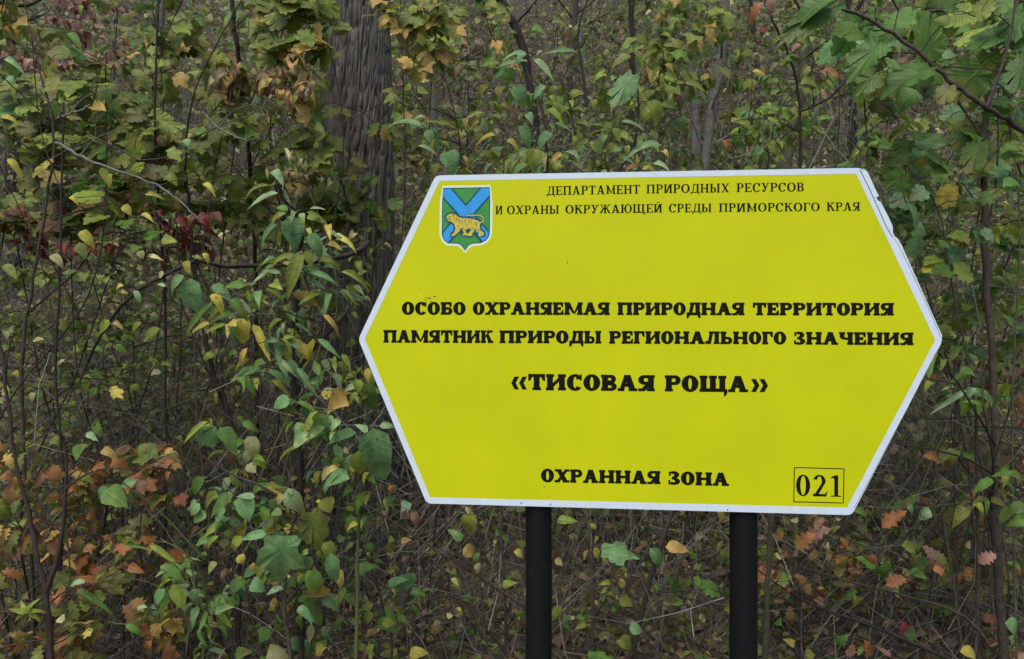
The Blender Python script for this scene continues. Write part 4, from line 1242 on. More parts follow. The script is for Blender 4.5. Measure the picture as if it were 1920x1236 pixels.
P = P0('twiggy shrub with scattered small green and yellow leaves below the bottom edge of the sign', 960, 2.7, bark=M_TWIG)
P.stem([W(950, 1240, 2.75), W(946, 1100, 2.7), W(940, 980, 2.7), W(960, 800, 2.7)], .008, .003, 'stem', ground=True)
P.stem([W(950, 1230, 2.75), W(905, 1150, 2.7), W(900, 1000, 2.7), W(880, 900, 2.7)], .005, .002, 'branch')
P.stem([W(1010, 1160, 2.7), W(900, 1082, 2.7), W(800, 1020, 2.7), W(690, 948, 2.7)], .006, .003, 'branch')
P.stem([W(1180, 1240, 2.8), W(1215, 1100, 2.75), W(1260, 960, 2.7), W(1290, 860, 2.7)], .010, .004, 'branch')
for bpx, tpx, w, c, k in [((872, 950), (902, 984), 12, 'pale', 'lance'), ((882, 962), (872, 1012), 32, 'ygreen', 'ovate'), ((866, 1014), (842, 984), 18, 'sheen', 'ovate'), ((868, 1030), (896, 1036), 26, 'dryy', 'ovate'), ((944, 1102), (966, 1082), 18, 'ygreen', 'ovate'), ((964, 1034), (988, 1042), 16, 'yellow', 'ovate'),
                          ((1128, 1034), (1202, 1036), 50, 'sheen', 'maple'), ((1218, 1028), (1248, 1062), 30, 'sheen', 'ovate'), ((1248, 1026), (1292, 1026), 30, 'dryy', 'ovate'), ((1094, 1036), (1112, 1046), 20, 'dryy', 'curled'), ((1116, 1026), (1122, 1056), 12, 'yellow', 'lance'), ((1044, 978), (1082, 970), 24, 'ygreen', 'ovate'),
                          ((1040, 1050), (1056, 1058), 16, 'pale', 'round'), ((1160, 1122), (1188, 1132), 26, 'ygreen', 'round'), ((1160, 1200), (1196, 1212), 26, 'ygreen', 'ovate'), ((1102, 1228), (1152, 1232), 30, 'green', 'maple'), ((1240, 1060), (1262, 1080), 24, 'pink', 'curled'), ((1258, 1080), (1280, 1120), 26, 'green', 'maple'),
                          ((1038, 1140), (1052, 1160), 24, 'ygreen', 'round'), ((890, 1060), (905, 1070), 18, 'pale', 'round'), ((838, 1158), (848, 1150), 14, 'pale', 'round'), ((836, 1055), (860, 1080), 18, 'pink', 'curled'), ((846, 1085), (862, 1095), 12, 'pale', 'lance'), ((1162, 1100), (1172, 1090), 14, 'yellow', 'round'),
                          ((1180, 1180), (1210, 1170), 26, 'sheen', 'ovate'), ((1316, 1096), (1356, 1112), 34, 'green', 'broad'), ((1345, 955), (1368, 985), 16, 'dryy', 'lance'), ((1352, 1030), (1360, 1055), 18, 'olive', 'ovate'), ((1275, 950), (1300, 975), 26, 'dryy', 'curled')]:
    P.key(bpx, tpx, w, 2.65 + random.uniform(-.06, .06), c, k)
P.done()

# -- above the sign
P = P0('shrub with pale blue-green drooping leaves rising above the top edge of the sign', 1030, 2.7, bark=M_TWIG)
P.stem([W(1030, 700, 2.75), W(1028, 400, 2.75), W(1020, 220, 2.7), W(985, 130, 2.7), W(960, 95, 2.65)], .008, .002, 'stem', ground=True)
P.stem([W(1028, 400, 2.75), W(1160, 320, 2.7), W(1196, 230, 2.7), W(1190, 110, 2.7)], .005, .002, 'branch')
P.stem([W(1028, 380, 2.75), W(900, 330, 2.7), W(830, 270, 2.7), W(780, 225, 2.7)], .005, .002, 'branch')
P.stem([W(1190, 300, 2.7), W(1198, 180, 2.7), W(1188, 140, 2.7)], .003, .002, 'branch')
P.stem([W(1100, 200, 2.8), W(1090, 120, 2.8), W(1082, 60, 2.8), W(1105, -10, 2.8)], .006, .003, 'branch', mat=M_TWIG_DARK)
for bpx, tpx, w, c, k in [((996, 58), (1030, 54), 22, 'green', 'ovate'), ((1034, 44), (1074, 38), 14, 'green', 'lance'), ((1192, 72), (1160, 92), 26, 'ygreen', 'ovate'), ((1182, 104), (1145, 122), 30, 'olive', 'ovate'), ((1184, 94), (1212, 132), 20, 'ygreen', 'ovate'), ((950, 128), (962, 158), 28, 'green', 'ovate'),
                          ((985, 98), (962, 112), 24, 'psheen', 'ovate'), ((990, 115), (925, 122), 10, 'psheen', 'lance'), ((1000, 112), (1040, 148), 20, 'psheen', 'lance'), ((962, 162), (992, 196), 34, 'sheen', 'ovate'), ((1022, 160), (994, 182), 20, 'sheen', 'ovate'), ((985, 98), (940, 108), 8, 'psheen', 'lance'),
                          ((1186, 140), (1142, 205), 52, 'sheen', 'broad'), ((1180, 170), (1138, 206), 22, 'ygreen', 'lance'), ((1214, 190), (1252, 236), 28, 'ygreen', 'ovate'), ((984, 214), (1008, 228), 18, 'psheen', 'ovate'), ((1024, 206), (1062, 230), 22, 'ygreen', 'ovate'), ((930, 254), (874, 260), 10, 'yellow', 'lance'),
                          ((950, 264), (984, 276), 14, 'yellow', 'lance'), ((974, 236), (1002, 272), 30, 'sheen', 'ovate'), ((1036, 250), (994, 272), 26, 'sheen', 'ovate'), ((1010, 280), (986, 318), 36, 'ygreen', 'ovate'), ((990, 310), (946, 322), 18, 'green', 'ovate'), ((1054, 288), (1030, 302), 16, 'dryy', 'ovate'),
                          ((1196, 310), (1172, 316), 18, 'orange', 'ovate'), ((1204, 318), (1234, 312), 14, 'yellow', 'ovate'), ((1060, 285), (1112, 296), 10, 'psheen', 'lance'), ((1240, 274), (1160, 274), 14, 'psheen', 'lance'), ((1164, 228), (1210, 238), 12, 'psheen', 'lance'), ((1175, 190), (1190, 172), 14, 'green', 'ovate'),
                          ((798, 244), (832, 280), 26, 'sheen', 'ovate'), ((792, 240), (720, 204), 13, 'psheen', 'lance'), ((830, 288), (868, 322), 42, 'sheen', 'ovate'), ((784, 274), (822, 286), 12, 'psheen', 'lance'), ((906, 212), (850, 218), 10, 'ygreen', 'lance'), ((800, 220), (762, 214), 9, 'psheen', 'lance'), ((852, 240), (800, 222), 9, 'ygreen', 'lance'),
                          ((868, 292), (890, 320), 10, 'dryy', 'lance'), ((1020, 195), (1080, 198), 10, 'ygreen', 'lance'), ((1070, 180), (1090, 160), 14, 'ygreen', 'ovate'), ((1150, 240), (1165, 268), 18, 'ygreen', 'ovate'), ((1080, 98), (1012, 98), 7, 'psheen', 'lance'), ((1060, 14), (1074, 22), 10, 'ygreen', 'lance')]:
    P.key(bpx, tpx, w, 2.62 + random.uniform(-.08, .08), c, k)
for q in [(960, 120), (1000, 180), (1040, 230), (980, 280), (1020, 300), (830, 270), (860, 310), (780, 230), (1190, 240), (1160, 300), (1100, 270), (900, 230), (930, 300), (1230, 300)]: P.cluster(W(q[0], q[1], 2.75 + random.uniform(-.06, .08)), 'lance', 0.07, dict(sheen=3, green=2, ygreen=3, psheen=2.5, yellow=.7, pale=.4), 6, .16, .5)
P.done()

# -- overhanging branch at the top right, large leaves close to the camera
dB = 1.75
P = P0('overhanging bush branch with large dark green lobed leaves at the top right corner', 2500, 2.3, bark=M_TWIG)
P.stem([W(2480, 700, 2.1), W(2300, 420, 1.95), W(2100, 330, 1.85), W(1925, 245, 1.8), W(1850, 200, dB), W(1780, 150, dB), W(1700, 80, dB), W(1600, 25, dB), W(1530, 12, dB)], .0085, .0030, 'stem', ground=True)
P.stem([W(1850, 200, dB), W(1880, 120, dB), W(1900, 40, dB), W(1905, -60, dB)], .0035, .002, 'branch')
P.stem([W(1770, 125, dB), W(1830, 128, dB), W(1905, 133, dB)], .002, .001, 'branch')
P.stem([W(1925, 245, 1.8), W(1960, 100, 1.8), W(1950, -80, 1.8)], .006, .003, 'branch')
for bpx, tpx, w, c, k in [((1566, 8), (1448, 72), 70, 'dgreen', 'broad'), ((1560, 0), (1470, 22), 50, 'dgreen', 'ovate'), ((1655, 82), (1572, 134), 76, 'dgreen', 'broad'), ((1742, 128), (1640, 160), 78, 'dgreen', 'broad'), ((1742, 110), (1720, 22), 74, 'green', 'broad'),
                          ((1878, 60), (1800, 98), 60, 'dgreen', 'broad'), ((1925, 20), (1862, 84), 62, 'dgreen', 'broad'), ((1700, 100), (1655, 64), 26, 'sheen', 'ovate'), ((1760, 110), (1800, 82), 34, 'sheen', 'ovate'), ((1900, 90), (1960, 60), 60, 'dgreen', 'broad'), ((1830, 30), (1860, 0), 44, 'ygreen', 'broad'),
                          ((1925, 110), (1880, 180), 60, 'dgreen', 'broad'), ((1790, 20), (1750, -20), 50, 'green', 'broad'), ((1690, 10), (1650, -25), 50, 'green', 'broad'), ((1780, 45), (1760, 20), 40, 'olive', 'ovate'), ((1720, 170), (1670, 196), 40, 'green', 'ovate'), ((1780, 160), (1755, 200), 44, 'olive', 'broad'),
                          ((1820, 60), (1790, 50), 30, 'green', 'ovate'), ((1895, 0), (1850, 30), 40, 'green', 'broad')]:
    P.key(bpx, tpx, w, dB + random.uniform(-.05, .08), c, k)
for q in [(1600, 60), (1690, 60), (1740, 30), (1820, 20), (1860, 90), (1800, 150), (1900, 200), (1710, 150), (1890, 30), (1640, 10)]: P.cluster(W(q[0], q[1], 2.05 + random.uniform(-.1, .15)), 'broad', .085, dict(dgreen=3, green=3, ygreen=.7), 4, .14, .3)
P.done()

P = P0('shrub with pinkish orange and green leaves behind the large leaves at the top right', 1500, 3.0, bark=M_TWIG_DARK)
P.stem([W(1500, 700, 3.1), W(1500, 400, 3.1), W(1498, 190, 3.1), W(1478, 100, 3.05), W(1440, 20, 3.0), W(1430, -50, 3)], .008, .003, 'stem', ground=True)
P.stem([W(1500, 210, 3.1), W(1560, 180, 3.0), W(1600, 130, 3.0)], .004, .002, 'branch')
for bpx, tpx, w, c, k in [((1432, 4), (1388, 30), 30, 'orange', 'oak'), ((1442, -6), (1446, 32), 24, 'pink', 'ovate'), ((1536, 106), (1572, 124), 16, 'tan', 'curled'), ((1544, 130), (1576, 142), 20, 'orange', 'ovate'), ((1470, 112), (1514, 118), 22, 'green', 'ovate'), ((1500, 158), (1546, 152), 20, 'ygreen', 'ovate'),
                          ((1372, 230), (1430, 226), 26, 'ygreen', 'maple'), ((1440, 225), (1474, 228), 24, 'ygreen', 'maple'), ((1410, 135), (1440, 140), 14, 'yellow', 'ovate'), ((1345, 128), (1390, 132), 30, 'olive', 'maple'), ((1500, 110), (1480, 100), 16, 'green', 'ovate'), ((1355, 262), (1382, 284), 22, 'orange', 'ovate'),
                          ((1620, 180), (1680, 186), 26, 'olive', 'ovate'), ((1640, 165), (1670, 175), 20, 'sheen', 'lance'), ((1440, 275), (1470, 285), 16, 'ygreen', 'ovate'), ((1900, 160), (1915, 180), 22, 'orange', 'ovate'), ((1780, 225), (1800, 270), 34, 'ygreen', 'broad'), ((1830, 225), (1850, 240), 22, 'ygreen', 'ovate'), ((1440, 60), (1420, 50), 16, 'red', 'ovate')]:
    P.key(bpx, tpx, w, 2.95 + random.uniform(-.08, .08), c, k)
P.done()

P = P0('shrub with greyish oak-like leaves and long pointed leaves right beside the sign', 1790, 2.5, bark=M_TWIG)
P.stem([W(1830, 1200, 2.6), W(1832, 900, 2.55), W(1826, 740, 2.5), W(1790, 560, 2.5), W(1760, 400, 2.5), W(1700, 310, 2.5)], .006, .002, 'stem', ground=True)
P.stem([W(1826, 800, 2.5), W(1900, 802, 2.5), W(1960, 812, 2.5)], .003, .002, 'branch', mat=M_TWIG_DARK)
P.stem([W(1830, 780, 2.5), W(1760, 786, 2.5), W(1700, 782, 2.5)], .003, .002, 'branch', mat=M_TWIG_DARK)
for bpx, tpx, w, c, k in [((1700, 380), (1730, 440), 34, 'sheen', 'oak'), ((1725, 415), (1712, 505), 48, 'sheen', 'oak'), ((1812, 732), (1738, 768), 14, 'psheen', 'lance'), ((1800, 735), (1902, 745), 14, 'sheen', 'lance'), ((1830, 728), (1800, 745), 12, 'psheen', 'lance'), ((1790, 728), (1765, 720), 10, 'psheen', 'lance'),
                          ((1740, 290), (1800, 326), 46, 'green', 'broad'), ((1775, 310), (1745, 345), 40, 'green', 'broad'), ((1840, 265), (1800, 330), 50, 'green', 'broad'), ((1880, 350), (1922, 384), 18, 'sheen', 'lance'), ((1900, 245), (1925, 270), 26, 'ygreen', 'ovate'), ((1840, 380), (1880, 345), 34, 'green', 'broad'),
                          ((1760, 460), (1785, 455), 30, 'dgreen', 'ovate'), ((1690, 345), (1710, 375), 28, 'dgreen', 'broad'), ((1800, 700), (1840, 690), 22, 'green', 'ovate'), ((1880, 350), (1925, 330), 26, 'green', 'ovate')]:
    P.key(bpx, tpx, w, 2.45 + random.uniform(-.06, .06), c, k)
for q in [(1740, 300), (1790, 350), (1850, 300), (1700, 360), (1820, 430), (1890, 420), (1760, 480)]: P.cluster(W(q[0], q[1], 2.6 + random.uniform(-.06, .08)), 'broad', 0.07, dict(sheen=3, green=2, ygreen=3, psheen=2.5, yellow=.7, pale=.4), 6, .16, .5)
P.done()

P = P0('low shrub with bright green leaf pairs and pinkish leaves at the right edge low down', 1890, 2.5, bark=M_TWIG)
P.stem([W(1925, 1240, 2.55), W(1915, 1100, 2.5), W(1925, 960, 2.5), W(1930, 860, 2.5)], .004, .002, 'stem', ground=True)
P.stem([W(1780, 1236, 2.45), W(1640, 1175, 2.45), W(1550, 1145, 2.45), W(1480, 1110, 2.45), W(1420, 1068, 2.45)], .006, .0022, 'branch', mat=M_TWIG_DARK)
P.stem([W(1855, 1210, 2.5), W(1800, 1150, 2.5), W(1680, 1112, 2.5), W(1600, 1092, 2.5), W(1500, 1062, 2.5)], .0055, .002, 'branch')
P.stem([W(1930, 925, 2.5), W(1850, 880, 2.5), W(1780, 850, 2.5), W(1680, 832, 2.5)], .005, .0018, 'branch', mat=M_TWIG_DARK)
for bpx, tpx, w, c, k in [((1922, 948), (1878, 950), 22, 'green', 'ovate'), ((1925, 975), (1888, 976), 24, 'green', 'ovate'), ((1884, 1168), (1925, 1190), 36, 'sheen', 'ovate'), ((1690, 1022), (1732, 1030), 22, 'ygreen', 'ovate'), ((1668, 1050), (1640, 1096), 34, 'green', 'oak'), ((1704, 1072), (1740, 1080), 22, 'green', 'ovate'),
                          ((1800, 1222), (1846, 1222), 22, 'yellow', 'ovate'), ((1868, 1040), (1832, 1046), 30, 'pink', 'oak'), ((1820, 1022), (1806, 1016), 18, 'tan', 'curled'), ((1700, 958), (1648, 978), 30, 'orange', 'oak'), ((1560, 990), (1500, 996), 34, 'pink', 'oak'), ((1530, 1000), (1486, 1020), 34, 'orange', 'oak'), ((1730, 856), (1770, 852), 30, 'orange', 'oak'),
                          ((1640, 1040), (1625, 1060), 34, 'orange', 'oak'), ((1700, 1085), (1660, 1088), 30, 'orange', 'oak'), ((1620, 1200), (1635, 1232), 28, 'orange', 'oak'), ((1750, 1070), (1770, 1065), 18, 'orange', 'ovate'), ((1690, 1165), (1700, 1185), 26, 'red', 'oak'), ((1475, 1105), (1488, 1115), 16, 'orange', 'curled'), ((1600, 1115), (1618, 1150), 28, 'ygreen', 'oak'),
                          ((1746, 960), (1712, 964), 30, 'psheen', 'curled'), ((1600, 958), (1640, 962), 20, 'green', 'ovate'), ((1700, 950), (1722, 966), 22, 'sheen', 'ovate'), ((1510, 1230), (1530, 1220), 20, 'ygreen', 'ovate'), ((1590, 1190), (1560, 1210), 26, 'green', 'oak'), ((1490, 1210), (1470, 1195), 18, 'yellow', 'ovate')]:
    P.key(bpx, tpx, w, 2.42 + random.uniform(-.06, .06), c, k)
P.done()

# -- the Y-shaped reddish sapling at the lower left and a compound leaf
P = P0('forked reddish sapling with rusty orange leaves at the bottom left corner', 100, 2.3, cat='tree', name='young_tree', bark=M_TWIG_RED)
P.stem([W(96, 1240, 2.3), W(88, 1130, 2.3), W(70, 1040, 2.3), W(50, 950, 2.3), W(25, 830, 2.3), W(5, 660, 2.3), W(-12, 560, 2.3)], .010, .003, 'trunk', ground=True)
P.stem([W(86, 1110, 2.3), W(108, 1040, 2.3), W(118, 980, 2.3), W(124, 900, 2.3), W(122, 840, 2.3)], .008, .003, 'branch')
P.stem([W(95, 1130, 2.3), W(130, 1105, 2.3), W(200, 1090, 2.3), W(250, 1080, 2.3)], .003, .0015, 'branch')
P.stem([W(118, 920, 2.3), W(160, 890, 2.3), W(200, 880, 2.3), W(260, 878, 2.3)], .003, .0015, 'branch')
for q in range(7):
    an = R(-150 + q * 42); P.key((52, 1150), (52 + 36 * math.sin(an), 1150 - 34 * math.cos(an)), 10, 2.25, 'ygreen', 'lance')
for bpx, tpx, w, c, k in [((240, 1062), (272, 1070), 22, 'orange', 'ovate'), ((200, 1062), (168, 1078), 30, 'rust', 'oak'), ((170, 1030), (154, 1026), 22, 'orange', 'ovate'), ((290, 1020), (262, 1034), 24, 'orange', 'maple'), ((120, 1052), (146, 1062), 16, 'dryy', 'ovate'), ((100, 870), (112, 900), 30, 'orange', 'oak'),
                          ((210, 860), (240, 876), 30, 'orange', 'oak'), ((190, 845), (225, 850), 22, 'dryy', 'ovate'), ((310, 870), (325, 860), 24, 'orange', 'ovate'), ((320, 885), (296, 900), 26, 'orange', 'oak'), ((255, 890), (272, 896), 16, 'orange', 'ovate'), ((268, 1150), (250, 1120), 40, 'orange', 'oak'),
                          ((230, 1135), (270, 1165), 36, 'rust', 'oak'), ((140, 860), (160, 830), 34, 'green', 'round'), ((280, 850), (265, 830), 36, 'olive', 'round'), ((5, 890), (25, 896), 22, 'orange', 'ovate'), ((285, 1200), (270, 1228), 30, 'orange', 'oak'), ((290, 1170), (300, 1200), 24, 'dryy', 'maple')]:
    P.key(bpx, tpx, w, 2.3 + random.uniform(-.05, .2), c, k)
P.done()

# -- upper left accent leaves
P = P0('shrub with scattered bright green and yellow leaves along the left edge, upper half', 60, 2.7, bark=M_TWIG)
P.stem([W(60, 1100, 2.8), W(40, 700, 2.75), W(80, 420, 2.7), W(100, 250, 2.7), W(60, 80, 2.7), W(40, -30, 2.7)], .008, .002, 'stem', ground=True)
P.stem([W(95, 300, 2.7), W(180, 260, 2.7), W(260, 300, 2.7), W(330, 290, 2.7)], .004, .002, 'branch')
for bpx, tpx, w, c, k in [((8, 112), (54, 124), 14, 'psheen', 'lance'), ((112, 72), (76, 94), 18, 'green', 'lance'), ((128, 62), (158, 90), 20, 'green', 'ovate'), ((98, 112), (64, 138), 18, 'ygreen', 'ovate'), ((36, 158), (12, 195), 32, 'ygreen', 'ovate'), ((8, 150), (30, 148), 26, 'sheen', 'ovate'), ((170, 200), (202, 206), 30, 'dryy', 'round'),
                          ((190, 162), (220, 198), 18, 'green', 'ovate'), ((318, 278), (344, 302), 30, 'ygreen', 'maple'), ((345, 262), (362, 276), 18, 'psheen', 'round'), ((14, 298), (54, 328), 16, 'yellow', 'lance'), ((98, 304), (62, 332), 24, 'yellow', 'broad'), ((190, 314), (210, 350), 18, 'ygreen', 'ovate'), ((208, 325), (202, 352), 14, 'yellow', 'ovate'),
                          ((272, 366), (312, 360), 12, 'yellow', 'lance'), ((230, 386), (250, 400), 16, 'yellow', 'ovate'), ((264, 402), (292, 412), 14, 'yellow', 'ovate'), ((130, 370), (152, 376), 14, 'yellow', 'ovate'), ((312, 330), (336, 344), 20, 'ygreen', 'round'), ((150, 434), (184, 460), 20, 'yellow', 'ovate'), ((146, 456), (164, 484), 24, 'olive', 'round'),
                          ((95, 478), (128, 492), 18, 'pale', 'ovate'), ((8, 496), (36, 520), 22, 'ygreen', 'lance'), ((62, 640), (84, 634), 16, 'pale', 'round'), ((122, 674), (94, 694), 10, 'pale', 'lance'), ((176, 794), (192, 818), 20, 'green', 'ovate'), ((162, 812), (186, 824), 16, 'psheen', 'ovate'), ((155, 10), (145, 30), 14, 'ygreen', 'lance'),
                          ((380, 345), (412, 360), 14, 'yellow', 'lance'), ((534, 184), (558, 212), 14, 'rust', 'lance'), ((0, 222), (36, 216), 14, 'yellow', 'ovate'), ((0, 76), (12, 84), 18, 'ygreen', 'round'), ((145, 1040), (110, 1060), 16, 'dryy', 'lance')]:
    P.key(bpx, tpx, w, 2.65 + random.uniform(-.08, .1), c, k)
P.done()

# ================================================================== FILL SHRUBS
OL = dict(olive=6, dolive=1, green=1.8, ygreen=2.6, dryy=.5, brown=.2)
GR = dict(green=5, olive=2.5, ygreen=3, sheen=1.2)
SP = dict(ygreen=1.6, olive=3, pale=.7, yellow=.6, brown=1.6, green=1.2, tan=.7, dolive=2)
ORG = dict(orange=3, rust=2, dryy=1.2, ygreen=1.4, olive=3, dolive=1.5, brown=2.2)
PNK = dict(pink=2, orange=1.9, rust=.8, olive=2.2, green=2, brown=1.4, tan=.7)
RED = dict(red=3, dred=2, rust=1, olive=.8)
FILL = [
    ('few olive maple leaves hanging in front of the large trunk beside the sign corner', (590, 190, 745, 430), 3.45, .15, 'broad', .065, OL, 11, 4, 640, None),
    ('sparse twiggy growth at the foot of the large trunk', (590, 420, 730, 860), 3.4, .25, 'ovate', .05, dict(olive=3, dolive=2, pale=.5), 20, 4, 660, None),
    ('yellowing olive leaves high up on the right side of the large trunk', (700, -40, 860, 140), 3.3, .2, 'maple', .07, dict(olive=3, ygreen=2, dryy=1.4), 14, 5, 790, None),
    ('olive spray of leaves at the top edge left of the large trunk', (480, -60, 640, 90), 3.2, .2, 'broad', .075, dict(olive=3, ygreen=3, dryy=1), 16, 5, 560, None),
    ('bright olive leaf layer at mid height left of the red shrub', (-60, 90, 240, 420), 2.95, .25, 'broad', .07, OL, 24, 5, 60, None),
    ('dense olive maple-leaved shrub filling the upper left corner', (-80, -60, 320, 260), 3.5, .45, 'maple', .075, OL, 36, 6, 120, None),
    ('olive maple-leaved shrub at the top left of the large tree', (240, -60, 610, 180), 3.7, .35, 'maple', .075, OL, 36, 6, 430, None),
    ('olive shrub with overlapping leaves at mid height left of the large tree', (60, 170, 420, 420), 3.2, .35, 'broad', .075, OL, 34, 6, 240, None),
    ('olive and yellowish shrub touching the left side of the large trunk', (380, 130, 640, 430), 3.3, .3, 'maple', .08, OL, 28, 6, 520, None),
    ('withered brown leaf bunches high up left of the large trunk', (400, 110, 590, 180), 3.0, .08, 'curled', .06, dict(tan=4, pale=1, brown=1.5, dryy=1.5, olive=1), 18, 9, 470, None),
    ('withered curled leaf bunch lower on the left side of the large trunk', (495, 285, 585, 335), 2.9, .05, 'curled', .05, dict(tan=2, brown=1, olive=2, pale=1), 6, 7, 540, None),
    ('red-leaved shrub at mid height near the left edge', (20, 365, 400, 480), 3.05, .25, 'ovate', .055, RED, 17, 6, 260, None),
    ('pinkish brown shrub far up the slope at the top left', (0, -20, 240, 130), 5.2, .5, 'round', .06, dict(pink=2, rust=1.6, dred=1.6, brown=2), 26, 8, 120, None),
    ('small-leaved green shrub below the red leaves near the left edge', (-60, 430, 320, 720), 3.1, .4, 'round', .045, dict(olive=3, green=1.5, ygreen=1.5, dolive=2, pale=.7), 42, 7, 100, None),
    ('sparse dark twiggy shrub in the shaded middle left', (180, 560, 560, 860), 3.3, .5, 'ovate', .05, dict(olive=2, dolive=2, ygreen=1, pale=.5, brown=1), 20, 4, 380, None),
    ('orange-leaved shrub filling the lower left corner', (-80, 820, 200, 1240), 2.75, .35, 'oak', .06, ORG, 34, 6, 40, None),
    ('orange and yellow shrub left of the fresh green leaves at the bottom', (110, 830, 340, 1240), 2.8, .35, 'maple', .055, ORG, 32, 6, 230, None),
    ('small round-leaved yellowing shrub at the bottom left centre', (340, 860, 680, 1240), 2.95, .35, 'ovate', .045, SP, 15, 5, 510, None),
    ('bare-twigged shrub with few pale leaves left of the left post', (640, 930, 990, 1240), 3.1, .4, 'ovate', .036, SP, 11, 3, 830, None),
    ('bare-twigged shrub with few leaves between the two posts', (1040, 950, 1370, 1240), 3.2, .4, 'ovate', .04, SP, 14, 4, 1220, None),
    ('pinkish oak-leaved shrub right of the right post', (1420, 960, 1700, 1240), 3.1, .4, 'oak', .065, PNK, 24, 5, 1540, None),
    ('orange and green mixed shrub at the lower right edge', (1640, 800, 1960, 1240), 3.2, .45, 'oak', .065, PNK, 30, 5, 1800, None),
    ('small-leaved olive shrub right of the large trunk', (735, -40, 960, 310), 3.9, .4, 'round', .055, OL, 30, 6, 850, None),
    ('loose green and olive shrub behind the pale leaves above the sign', (900, 40, 1320, 330), 3.6, .45, 'ovate', .075, dict(olive=3, green=2, ygreen=2, sheen=1, dryy=.5), 34, 6, 1120, None),
    ('yellowish maple-leaved shrub at the top, left of the slim grey trunk', (1180, -50, 1420, 250), 3.7, .35, 'maple', .065, dict(olive=3, ygreen=2, dryy=1, green=1), 22, 6, 1290, None),
    ('light green shrub rising behind the top right corner of the sign', (1340, 170, 1660, 420), 3.3, .35, 'ovate', .065, dict(ygreen=2, green=3, olive=2, sheen=1), 32, 6, 1500, None),
    ('green broad-leaved shrub at the right edge beneath the overhanging branch', (1620, 170, 1980, 430), 2.9, .35, 'broad', .07, GR, 22, 5, 1800, None),
    ('dark green leafy shrub filling the top right behind the large leaves', (1560, -80, 1980, 170), 2.6, .3, 'broad', .08, GR, 17, 5, 1900, None),
    ('green shrub right of the pointed right end of the sign, upper part', (1660, 390, 1970, 640), 3.0, .35, 'broad', .065, GR, 22, 5, 1830, None),
    ('thin green shrub right of the sign level with its pointed end', (1740, 620, 1970, 880), 3.0, .35, 'ovate', .075, dict(green=2, olive=2, brown=1.5, orange=.6, ygreen=1), 20, 5, 1860, None),
    ('bushy olive shrub hidden mostly behind the yellow board', (860, 420, 1640, 940), 3.6, .35, 'ovate', .07, OL, 34, 5, 1260, None),
    ('small pale-leaved shrub on the shaded slope at the far left', (-60, 640, 160, 860), 3.2, .3, 'round', .04, SP, 20, 5, 40, None),
    ('green and yellow shrub between the dark branch and the large trunk', (430, 400, 700, 760), 3.15, .3, 'ovate', .055, dict(olive=3, green=1, ygreen=1.5, dolive=2), 18, 5, 560, None),
    ('small green shrub in the open brush above the right end of the sign', (1420, 20, 1640, 220), 3.7, .35, 'ovate', .05, dict(green=2, olive=2, ygreen=1, pink=.6), 16, 5, 1560, None),
]
for (lab, box, d_, dd_, kind, size, pal, nt, nl, bpx, _) in FILL:
    fill_shrub(lab, 'shrub', 'leafy_shrub', box, d_, dd_, kind, size * (1.0 if kind == 'curled' else 1.12), pal, min(int(nt * 1.3), 290 // (nl + 1)), nl, bpx, 'leafy shrubs around the sign', random.choice([M_TWIG, M_TWIG, M_TWIG_OLIVE, M_TWIG_DARK]), nstems=2, extra_twigs=14)

M_DEAD = simple('weathered_wood', (.21, .20, .175), .85, .2, .5, 40, .4)
for lab, pts, r0 in [('pale fallen branch slanting down through the olive leaves on the left', [(105, 268), (150, 292), (205, 314), (290, 345), (335, 376), (372, 412)], .008),
                     ('short pale dead branch under the withered leaves left of the large trunk', [(380, 212), (410, 240), (455, 262), (485, 258)], .006),
                     ('grey broken stick lying among the leaves near the left edge', [(104, 222), (130, 214), (168, 198)], .008)]:
    q = [W(x, y, 2.55) for x, y in pts]
    mid_ = sum(q) / len(q)
    rt = empty('fallen_branch', tuple(mid_), lab, 'branch')
    tube_obj('limb', smooth_path(q, 24) + rng.standard_normal((24, 3)) * .0018, r0 * .65, r0 * .3, M_DEAD, rt, mid_, 8, .12)
    tube_obj('side_twig', smooth_path([q[1], q[1] + [.04, .02, .06], q[1] + [.12, .03, .09]], 8), r0 * .4, .001, M_TWIG_GREY, rt, mid_, 5)

# ================================================================== MASSES NOBODY COULD COUNT
def on_ground(N, y0, y1, h0, h1, power=1.0):
    y = y0 + (y1 - y0) * rng.random(N) ** power
    x = (rng.random(N) * 2 - 1) * (1.0 + y * .85)
    z = G(x, y) + h0 + (h1 - h0) * rng.random(N) ** 1.5
    return np.stack([x, y, z], -1)


LIT = dict(tan=2.4, brown=2.4, grey=3.4, pink=.5, rust=.3, dryy=.4, olive=1.3, pale=.4)
mass_obj('leaf_litter', [leaf_mass(30000, lambda N: on_ground(N, 1.6, 8, .0, .03), .055, LIT), leaf_mass(32000, lambda N: on_ground(N, 8, 22, .0, .05), .085, LIT)],
         None, 'curled brown and tan fallen leaves covering the forest floor', 'leaf litter')


def patchy(N, y0, y1, h0, h1, s=.7, thr=.45):
    p = on_ground(int(N * 2.6), y0, y1, h0, h1)
    keep = vnoise(p[:, 0] + 3.3, p[:, 1] + p[:, 2], s) > thr
    return p[keep][:N]


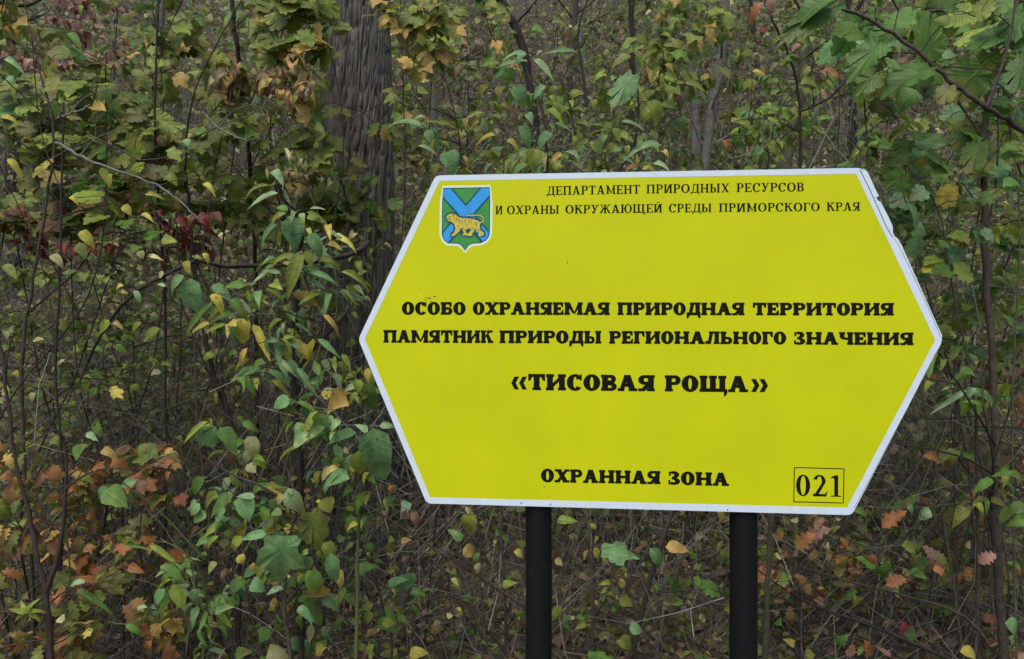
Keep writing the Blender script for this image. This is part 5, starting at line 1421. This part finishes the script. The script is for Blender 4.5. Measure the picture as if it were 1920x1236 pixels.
UG = dict(olive=5, dolive=4, green=2, ygreen=1.6, brown=2, pale=.6, tan=1, rust=.5)
mass_obj('undergrowth', [leaf_mass(52000, lambda N: patchy(N, 3.8, 7.5, .05, 1.3, 1.2, .38), .05, UG), leaf_mass(50000, lambda N: patchy(N, 7, 17, .05, 1.7, .7, .40), .095, UG),
                         leaf_mass(2200, lambda N: patchy(N, 5, 14, .05, 1.1, .4, .68), .075, RED), leaf_mass(11000, lambda N: patchy(N, 3.0, 5, .02, .6, 1.5, .42), .042, UG)],
         None, 'mixed low green and brown foliage covering the slope behind the shrubs', 'undergrowth')


def twig_mass(N, pos, Lr, r0, col, up=.8):
    p = pos(N); N = len(p)
    L = rng.uniform(*Lr, N)[:, None]
    dv = np.stack([rng.normal(0, .55, N), rng.normal(0, .45, N), rng.normal(up, .5, N)], -1); dv /= np.linalg.norm(dv, axis=1)[:, None]
    bend = rng.standard_normal((N, 3)) * .16
    pts = [p, p + dv * L * .35 + bend * L * .5, p + dv * L * .7 + bend * L * .9 + rng.standard_normal((N, 3)) * .05 * L, p + dv * L + bend * L * .6]
    u = np.cross(dv, [0.1, 1, .05]); u /= np.linalg.norm(u, axis=1)[:, None] + 1e-6; w = np.cross(dv, u)
    rr = (r0 * rng.uniform(.5, 1.6, N))[:, None]
    V = []
    for q, pt in enumerate(pts):
        for s_ in range(3):
            an = s_ * 2 * math.pi / 3
            V.append(pt + (u * math.cos(an) + w * math.sin(an)) * rr * (1 - .25 * q))
    V = np.stack(V, 1).reshape(-1, 3)
    b_ = np.arange(N)[:, None] * 12
    Fc = []
    for q in range(3):
        for s_ in range(3):
            a_, c_ = q * 3 + s_, q * 3 + (s_ + 1) % 3
            Fc.append(b_ + [a_, c_, c_ + 3, a_ + 3])
    Fc = np.concatenate(Fc, 0)
    cc_ = np.array(col)[rng.integers(0, len(col), N)] * rng.uniform(.7, 1.3, N)[:, None]
    return V, Fc, np.repeat(cc_, 12, 0)


M_BRUSH, n, l, b = new_mat('brush_twigs')
at = n.new('ShaderNodeAttribute'); at.attribute_name = 'tint'; l.new(at.outputs['Color'], b.inputs['Base Color']); b.inputs['Roughness'].default_value = .85
TC = [(.10, .09, .067), (.055, .05, .038), (.16, .15, .12), (.12, .115, .085), (.26, .25, .21)]
mass_obj('brushwood', [twig_mass(16000, lambda N: on_ground(N, 3.0, 5.8, .0, 1.0), (.15, .55), .0015, TC), twig_mass(3000, lambda N: on_ground(N, 2.6, 4.2, .0, 1.5), (.3, .8), .0016, TC, .35), twig_mass(9000, lambda N: on_ground(N, 5.5, 9, 0, 1.3), (.25, .8), .0027, TC),
                       twig_mass(6500, lambda N: on_ground(N, 9, 18, 0, 1.8), (.4, 1.3), .0045, TC), twig_mass(4000, lambda N: on_ground(N, 2.6, 8, .0, .12), (.15, .5), .003, TC, .05)],
         None, 'tangled bare brown twigs covering the slope behind the sign', 'brushwood', mat=M_BRUSH)
print('LEAF OBJECTS', N_LEAF, 'OBJECTS', len(bpy.data.objects))
